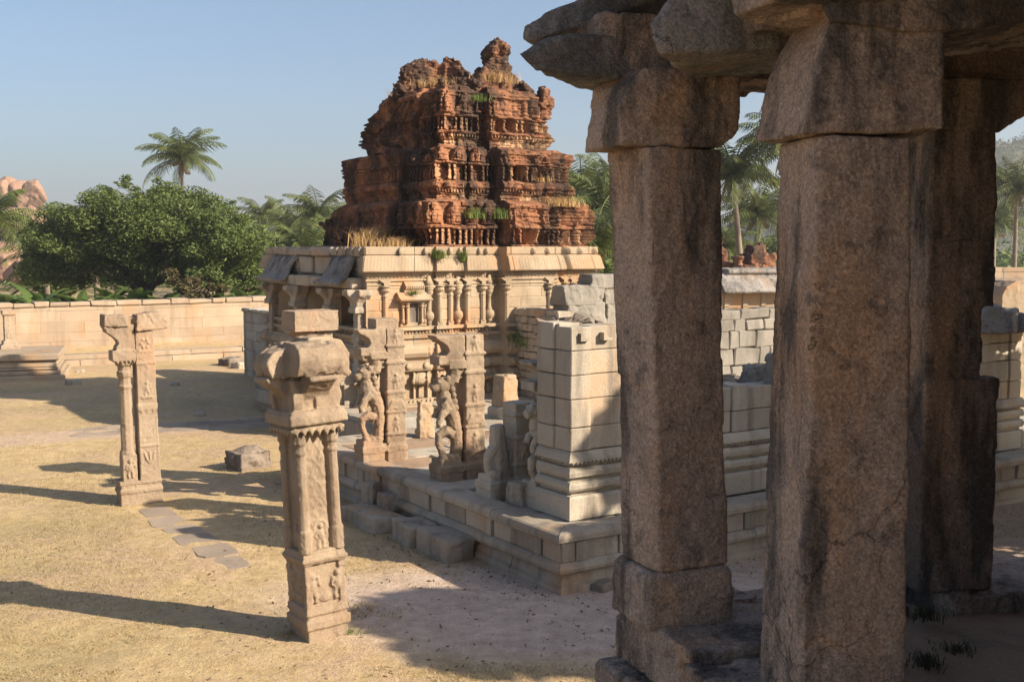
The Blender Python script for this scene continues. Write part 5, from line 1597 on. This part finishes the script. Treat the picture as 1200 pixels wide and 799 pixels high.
def palm_mesh(seed, nf=24, fl=3.6, dry=.0):
    r = random.Random(seed)
    V, T, F = [], [], []
    mb = MB()
    for k in range(nf):
        az = k * 2.399 + r.uniform(-.25, .25)
        e0 = R(86) - (k / nf) * R(92) + r.uniform(-.15, .15)
        L = fl * r.uniform(.8, 1.05) * (.75 if k < 3 else 1)
        pts = []; p = Vector((0, 0, 0)); e = e0
        m = 12
        for i in range(m + 1):
            pts.append(p.copy())
            e -= (R(3.6) + .11 * (i / m)) * (1.0 if e > -1.25 else .15)
            p = p + Vector((math.cos(az) * math.cos(e), math.sin(az) * math.cos(e), math.sin(e))) * (L / m)
        mb.tube(pts, [.045 * (1 - i / (m + 1)) + .008 for i in range(m + 1)], 4, tint=.5)
        side = Vector((-math.sin(az), math.cos(az), 0))
        tw = r.uniform(.5, .9)
        for i in range(1, 2 * m):
            f_ = i / (2 * m)
            a = pts[int(f_ * m)].lerp(pts[min(m, int(f_ * m) + 1)], f_ * m - int(f_ * m))
            t = (pts[min(m, int(f_ * m) + 1)] - pts[int(f_ * m)]).normalized()
            ll = L * .28 * math.sin(math.pi * (.12 + .85 * f_)) + .12
            for s_ in (-1, 1):
                d = (side * s_ * .75 + t * .55 + Vector((0, 0, -.35 - .5 * tw + r.uniform(-.15, .15)))).normalized()
                tip = a + d * ll * r.uniform(.8, 1.1)
                wv = t * .05
                mid = a + d * ll * .45 + Vector((0, 0, .05 * ll))
                tn = r.uniform(.1, .9)
                mb.add([a - wv * .5, a + wv * .5, mid + wv, mid - wv], [(0, 1, 2, 3)], tn)
                mb.add([mid - wv, mid + wv, tip], [(0, 1, 2)], tn)
    return mb.mesh('crown')
PALM = [palm_mesh(3, 28, 4.0), palm_mesh(8, 25, 3.7), palm_mesh(14, 30, 4.2)]
PALMDRY = [palm_mesh(31, 7, 2.2), palm_mesh(33, 6, 2.0), palm_mesh(35, 8, 2.3)]
for me in PALMDRY:
    n = len(me.vertices); co = np.empty(n * 3, np.float32); me.vertices.foreach_get('co', co); co = co.reshape(-1, 3)
    co[:, 2] = -np.abs(co[:, 2]) * 1.1 - .2 * np.hypot(co[:, 0], co[:, 1]); co[:, :2] *= .45
    me.vertices.foreach_set('co', co.ravel())
pk = 0
def palm(px, py, D, label, sc=1.0, group='coconut palms behind the ruins', lean=.0):
    """px, py: the crown's heart"""
    global pk
    h = at(px, py, D)
    t = thing('coconut_palm', label, 'palm tree', (h.x - lean, D, 0), 0, group)
    mb = MB()
    n = 9
    path = [(lean * (i / n) ** 1.6, 0, -.3 + (h.z + .3) * i / n) for i in range(n + 1)]
    mb.tube(path, [.2 - .08 * i / n for i in range(n + 1)], 9)
    mb.build('trunk', M['palmbark'], t, True)
    for me, mt, nm in ((PALM[pk % 3], M['palm'], 'crown'), (PALMDRY[pk % 3], M['palmdry'], 'dry_fronds')):
        o = bpy.data.objects.new(nm, me); COL.objects.link(o); o.parent = t
        if not me.materials: me.materials.append(mt)
        o.location = (lean, 0, h.z); o.scale = (sc,) * 3; o.rotation_euler = (random.uniform(-.06, .06), random.uniform(-.06, .06), pk * 1.7)
    pk += 1
    return t
palm(213, 186, 84, 'tallest lone coconut palm rising above the big tree against the sky', .95)
palm(-12, 258, 60, 'palm cut by the left picture edge with hanging yellowish fronds', .95)
palm(54, 302, 66, 'short palm between the left edge palm and the big tree', .8)
palm(112, 285, 62, 'palm crown half buried in the left side of the big tree', .75)
palm(308, 256, 100, 'small palm top showing over the right end of the big tree', .9)
palm(343, 268, 95, 'short thick palm left of the pair beside the temple', .9)
palm(374, 256, 90, 'taller palm just left of the brick tower', 1.0)
palm(352, 296, 62, 'low young palm with broad arching fronds near the temple porch', .85)
palm(392, 280, 78, 'palm tucked right behind the left foot of the brick tower', .8)
palm(682, 232, 64, 'palm touching the right side of the brick tower', 1.0)
palm(708, 246, 58, 'palm with drooping fronds between the tower and the left pillar', .95)
palm(696, 288, 46, 'low shaded palm beside the temple corner', .8)
palm(716, 215, 80, 'farther palm partly hidden by the left pillar', .9)
palm(858, 206, 60, 'tall palm with a bare pale trunk between the two nearest pillars', 1.05, lean=-.7)
palm(888, 252, 76, 'second shorter palm in the gap between the two nearest pillars', 1.0)
palm(923, 172, 58, 'palm whose hanging fronds peep past the nearest capital', .9)
palm(848, 290, 70, 'low palm at the left of the gap behind the brick stump', .8)
palm(1192, 222, 84, 'tall palm at the right picture edge before the hill', 1.05)
palm(1166, 262, 90, 'lower palm beside the far pillar before the hill', .95)

def banana_mesh(seed):
    r = random.Random(seed); mb = MB()
    for k in range(9):
        az = k * 2.4 + r.uniform(-.3, .3); e = R(r.uniform(58, 88)); L = r.uniform(1.3, 2.1); w = r.uniform(.22, .34)
        m = 7; rows = []; p = Vector((0, 0, r.uniform(.9, 1.3))); side = Vector((-math.sin(az), math.cos(az), 0))
        for i in range(m + 1):
            ww = w * math.sin(math.pi * min(.97, .08 + .92 * i / m)) ** .6
            dn = Vector((0, 0, -.25 * ww))
            rows.append([tuple(p + side * ww + dn), tuple(p), tuple(p - side * ww + dn)])
            e -= R(11)
            p = p + Vector((math.cos(az) * math.cos(e), math.sin(az) * math.cos(e), math.sin(e))) * (L / m)
        mb.grid(np.array(rows), tint=r.uniform(.1, 1))
    return mb.mesh('leaves')
BAN = [banana_mesh(s_) for s_ in (1, 2, 3)]
BST = MB().tube([(0, 0, -.2), (.03, 0, .7), (0, 0, 1.35)], [.13, .11, .07], 8).mesh('stem')
for i in range(48):
    px = -8 + i * 6.9 + random.uniform(-3, 3)
    D = 49.5 + random.uniform(0, 5)
    if px < 120: D -= 3
    p = at(px, 340, D)
    t = thing('banana_plant', 'leafy banana plant growing in the row behind the long pale wall', 'banana plant', (p.x, D, 0), random.uniform(0, 6), 'banana plants behind the compound wall')
    for me, mt in ((BAN[i % 3], M['banana']), (BST, M['banana'])):
        o = bpy.data.objects.new(me.name, me); COL.objects.link(o); o.parent = t
        if not me.materials: me.materials.append(mt)
    t.scale = (random.uniform(.75, 1.05),) * 3

# far boulders on the left hill, and scattered on the right hill
def boulder(px, py, D, s, label, group, seed, mat=None):
    r = random.Random(seed)
    mb = MB()
    mb.hull([(s[0] / 2 * math.copysign(abs(x) ** .6, x), s[1] / 2 * math.copysign(abs(y) ** .6, y), s[2] / 2 * math.copysign(abs(z) ** .7, z)) for x, y, z in [Vector((r.gauss(0, 1), r.gauss(0, 1), r.gauss(0, 1))).normalized() for _ in range(22)]])
    o = stone(mb, 'boulder', M['boulder'], None, max(s) * .035, max(s) * .05, max(s) * .4, max(s) * .012, max(s) * .1, seed)
    p = at(px, py, D); o.location = p; o.rotation_euler = (r.uniform(-.15, .15), r.uniform(-.25, .25), r.uniform(0, 3))
    tag(o, label, 'boulder', group)
lg = 'granite boulders on the left hill'
for i, (px, py, s, lb) in enumerate(((42, 238, (4.2, 5, 7.0), 'tallest upright reddish boulder of the hilltop pile above the trees'), (25, 236, (4.6, 5, 6.4), 'second upright boulder left of the tallest on the hilltop pile'), (8, 230, (5.0, 5, 5.4), 'rounded boulder leftmost on the hilltop pile'), (34, 256, (3.2, 4, 5.2), 'narrow pale boulder wedged under the two tallest'), (18, 262, (6, 5, 6), 'broad pale boulder low in the hilltop pile'), (46, 262, (3.5, 4, 4), 'small boulder at the right foot of the hilltop pile'))):
    boulder(px, py - 5, 250, tuple(q * 1.2 for q in s), lb, lg, 40 + i)
for i, (px, py, D, s, lb) in enumerate(((2, 308, 110, (4.5, 4, 4), 'orange boulder cut by the left picture edge'), (28, 322, 90, (3, 3, 2.0), 'pale boulder low behind the banana plants'), (20, 312, 130, (7, 5, 3.5), 'flat orange rock slope between the palms at the left'))):
    boulder(px, py, D, s, lb, lg, 60 + i)
k = 0
rr_ = random.Random(3)
for i in range(34):
    x = rr_.uniform(120, 300); y = rr_.uniform(372, 450)
    z = float(hz_right(np.array(x), np.array(y)))
    s = rr_.uniform(2.5, 7)
    mb = MB(); mb.ball((0, 0, 0), 1, 12, 9)
    v = mb.v[0] * np.array([s, s * .9, s * .75]) / 2; mb.v[0] = v * (1 + .25 * fbm(v, s * .4, 3, i))[:, None]
    o = mb.build('boulder', M['boulder'], None, True); o.location = (x, y, z + s * .12)
    tag(o, 'pale boulder among the scrub on the far right hillside', 'boulder', 'boulders on the right hill')
# scrub on the right hill
r = np.random.default_rng(4)
n = 5200
x = r.uniform(70, 420, n); y = r.uniform(340, 480, n); z = hz_right(x, y)
cs = np.stack([x, y, z + .6], -1)
V, tt, n2 = leaf_cloud(cs, r.uniform(.8, 2.4, n), 34000, .6, 8)
o = quads_mesh('scrub', V, tt, n2, M['shrub'], None); tag(o, 'grey green scrub covering the far right hillside', 'scrub', kind='stuff')
# far line of trees on the plain
n = 900
ang = r.uniform(-.62, .62, n); dd = r.uniform(110, 230, n); dd = np.where(ang > .35, dd * .5 + 60, dd)
cs = np.stack([dd * np.sin(ang), dd * np.cos(ang), r.uniform(.3, 2.4, n)], -1)
V, tt, n2 = leaf_cloud(cs, r.uniform(1.2, 2.8, n), 60000, .5, 10)
o = quads_mesh('far_woods', V, tt, n2, M['leaf'], None); tag(o, 'far belt of green trees across the plain', 'woods', kind='stuff')

# grass tufts and weeds
def tuft(label, p, n, h, spread, mat, seed, lean=(0, 0), name='grass_tuft', width=.012, group=None):
    n = int(n * 1.8); width *= .6
    r = np.random.default_rng(seed)
    V, T = [], []
    for i in range(n):
        a = r.uniform(0, 6.28); rad = abs(r.normal(0, 1)) * np.array(spread)
        b0 = np.array([math.cos(a) * rad[0], math.sin(a) * rad[1], -.03])
        hh = h * r.uniform(.5, 1.15); d = np.array([r.normal(0, .35) + lean[0], r.normal(0, .35) + lean[1]]) * hh
        m1 = b0 + np.array([d[0] * .3, d[1] * .3, hh * .6]); tip = b0 + np.array([d[0] * 1.2, d[1] * 1.2, hh * r.uniform(.75, 1.0)])
        q = r.uniform(0, 6.28); w = np.array([math.cos(q), math.sin(q), 0]) * width
        V += [b0 - w, b0 + w, m1 + w * .7, m1 - w * .7, m1 - w * .7, m1 + w * .7, tip, tip]
        T += [r.uniform(0, 1)] * 8
    o = quads_mesh(name, np.array(V), np.array(T), n * 2, mat, None)
    o.location = p
    return tag(o, label, 'weed' if name == 'weed' else 'grass', group, 'stuff' if mat is M['straw'] else None)
tuft('tall tawny dry grass waving on the temple roof left of the tower', tl(1.15, 2.3, 4.2), 420, .55, (.22, .75), M['straw'], 1, (.25, -.1), width=.014)
tuft('second patch of tawny dry grass on the temple roof nearer its corner', tl(1.05, .75, 4.2), 160, .3, (.2, .35), M['straw'], 2, (.2, 0), width=.014)
tuft('green weed hanging on the cornice left of the other weed', tl(pu(507), -.28, 3.95), 150, .24, (.10, .06), M['weed'], 3, (0, -.5), 'weed', .012)
tuft('narrow green weed in the cornice gap right of the other weed', tl(pu(538), -.18, 3.88), 110, .26, (.05, .05), M['weed'], 4, (0, -.5), 'weed', .012)
tuft('small green weed on the eave of the carved wall niche', tl(pu(478), -.3, 3.08), 60, .14, (.08, .04), M['weed'], 5, (0, -.3), 'weed', .008)
for i, (u, v, z, n, h, sp, lb) in enumerate(((3.0, .05, 4.95, 90, .3, .14, 'yellow green bush tuft left on the lowest tier of the brick tower'), (3.75, .05, 4.95, 90, .3, .12, 'yellow green bush tuft next to the dark slot on the lowest tier'), (5.75, .2, 5.3, 220, .28, .3, 'wide dry straw tuft right on the lowest tier of the brick tower'), (4.6, 1.5, 8.6, 160, .35, .3, 'straw tuft on the mound below the pinnacle'), (3.2, 2.5, 8.5, 120, .3, .3, 'straw tuft in the saddle of the broken crown'), (3.1, 4.5, 8.35, 90, .3, .12, 'straw tuft on the left shoulder of the broken crown'), (3.6, .85, 8.0, 70, .2, .15, 'small green tuft on the upper tier of the brick tower'), (5.2, .5, 5.95, 70, .22, .2, 'dry tuft on the middle ledge right of centre'))):
    tuft(lb, tl(u, v, z), n, h, (sp, sp), M['weed'] if i in (0, 1, 6) else M['straw'], 20 + i, (0, -.15))
tuft('dark green creeper clump where the field wall meets the temple', tl(4.1, -.4, 1.7), 160, .5, (.2, .3), M['weed'], 6, (0, -.2), 'weed', .02)
for i, (px, py, z, lb) in enumerate(((1085, 775, FZ - .1, 'dark weed on the earth floor nearest the lower edge'), (1120, 762, FZ - .1, 'dark weed on the earth floor below the far pillar'), (1085, 718, FZ - .02, 'weed at the left foot of the far pillar'))):
    tuft(lb, onz(px, py, z), 60, .1, (.08, .06), M['shrub'], 40 + i, (0, 0), 'weed', .008)

# lawn blades
r = np.random.default_rng(11)
N = 150000
yy = 9.2 + 21 * r.uniform(0, 1, N) ** 1.7
xx = r.uniform(-1, 1, N) * yy * .47
P = np.stack([xx, yy, 0 * xx], -1)
ru = (xx - C0[0]) * Bx + (yy - C0[1]) * By; rv = (xx - C0[0]) * Ax + (yy - C0[1]) * Ay
dens = fbm(P, 1.6, 4, 21) + .35 * fbm(P, .35, 2, 22)
soil = ((xx - 1.2) / 4.0) ** 2 + ((yy - 13) / 2.0) ** 2
keep = (ru < .0 + 99 * (rv < -.2)) & (dens > -.12) & ~((soil < 1.0) & (dens < .5)) & ~((np.abs(ru + 2.95) < .3) & (rv > 3.2) & (rv < 7.6))
keep &= ~((xx > 3.2) & (yy < 16))
xx, yy = xx[keep], yy[keep]; N = len(xx)
z0 = gz(xx, yy)
h = r.uniform(.015, .05, N) * (1 + .5 * (fbm(P[keep], 2.5, 2, 5)))
h *= np.where(np.hypot(xx + 2.0, yy - 12.2) < .9, 1.9, 1.0)
a = r.uniform(0, 6.28, N); ln = r.uniform(.5, 1.6, N) * h
w = r.uniform(.003, .007, N)
b0 = np.stack([xx, yy, z0 - .005], -1)
wv = np.stack([np.cos(a + 1.57) * w, np.sin(a + 1.57) * w, 0 * w], -1)
tip = b0 + np.stack([np.cos(a) * ln, np.sin(a) * ln, h], -1)
V = np.stack([b0 - wv, b0 + wv, tip], 1).reshape(-1, 3)
o = quads_mesh('grass', V, np.repeat(r.uniform(0, 1, N), 3), N, M['lawn'], None, tri=True)
tag(o, 'short dry grass over the lawn', 'grass', kind='stuff')
# leaf litter and chips on the bare soil
N = 2400
xx = r.uniform(-4, 3.4, N); yy = r.uniform(10, 19, N)
ru = (xx - C0[0]) * Bx + (yy - C0[1]) * By; rv = (xx - C0[0]) * Ax + (yy - C0[1]) * Ay
k = ~((ru > -.1) & (rv > -.1)); xx, yy = xx[k], yy[k]; N = len(xx)
V, tt, N = leaf_cloud(np.stack([xx, yy, gz(xx, yy) + .012], -1), np.full(N, .004), N, .022, 3)
V = V.reshape(-1, 4, 3); V = V.mean(1, keepdims=True) + (V - V.mean(1, keepdims=True)) * (r.uniform(.3, 1.3, len(V)) ** 2)[:, None, None]; V = V.reshape(-1, 3)
o = quads_mesh('leaf_litter', V, tt, N, M['litter'], None); tag(o, 'dry fallen leaves on the bare soil', 'litter', kind='stuff')

# gravel and stone chips over the bare earth and along the plinth
N = 5200
yy = 9.5 + 16 * r.uniform(0, 1, N) ** 1.6; xx = r.uniform(-1, 1, N) * yy * .47
k = np.arange(N) < 1100
uu = r.uniform(-.1, 5, N); vv_ = -np.abs(r.normal(0, .35, N)) - .05
sw = r.uniform(0, 1, N) < .6
e_u = np.where(sw, -np.abs(r.normal(0, .3, N)) - .08, uu); e_v = np.where(sw, r.uniform(0, 8, N), vv_)
xx = np.where(k, C0[0] + e_u * Bx + e_v * Ax, xx); yy = np.where(k, C0[1] + e_u * By + e_v * Ay, yy)
ru = (xx - C0[0]) * Bx + (yy - C0[1]) * By; rv = (xx - C0[0]) * Ax + (yy - C0[1]) * Ay
P = np.stack([xx, yy, 0 * xx], -1)
keep = ~((ru > -.09) & (rv > -.09)) & (k | (fbm(P, 1.1, 3, 91) + r.normal(0, .25, N) > .18)) & ~((xx > .2) & (yy < 7.5))
xx, yy = xx[keep], yy[keep]
N = len(xx); zz = gz(xx, yy)
sz = .008 + .02 * r.uniform(0, 1, N) ** 4 + .004 * r.uniform(0, 1, N)
bv = np.array([(1, 0, 0), (0, 1, 0), (-1, 0, 0), (0, -1, 0), (0, 0, 1)], float)
V = bv[None] * r.uniform(.6, 1.2, (N, 5, 3)) * sz[:, None, None]; V[:, :, 2] *= .7
V += np.stack([xx, yy, zz - .002], -1)[:, None]
tri = np.array([(0, 1, 4), (1, 2, 4), (2, 3, 4), (3, 0, 4)])
V2 = V[:, tri].reshape(-1, 3)
o = quads_mesh('gravel', V2, np.repeat(r.uniform(-.4, .35, N), 12), N * 4, M['rubble'], None, tri=True)
tag(o, 'small stones scattered over the bare earth', 'gravel', kind='stuff')

for i, (px, py, lb) in enumerate(((408, 742, 'small green weeds at the right foot of the nearest freestanding column'), (338, 744, 'small dull weeds at the left foot of the nearest freestanding column'), (425, 607, 'green weeds beside the long low block at the foot of the platform'))):
    p = onz(px, py, 0)
    tuft(lb, p, 120, .10, (.16, .10), M['weed'] if i != 1 else M['lawn'], 60 + i, (0, 0), 'weed', .006)

hm = bpy.data.materials.new('haze'); hm.use_nodes = True
nt = hm.node_tree; nt.nodes.remove(nt.nodes['Principled BSDF'])
pv = nt.nodes.new('ShaderNodeVolumePrincipled'); pv.inputs['Color'].default_value = (.86, .9, .95, 1); pv.inputs['Density'].default_value = .00055; pv.inputs['Anisotropy'].default_value = .3
nt.links.new(pv.outputs[0], nt.nodes['Material Output'].inputs['Volume'])
o = MB().box(-1600, 1600, -800, 2600, -9, 95).build('haze', hm); tag(o, 'thin pale haze over the plain', 'haze', kind='stuff')
SC.cycles.volume_bounces = 0
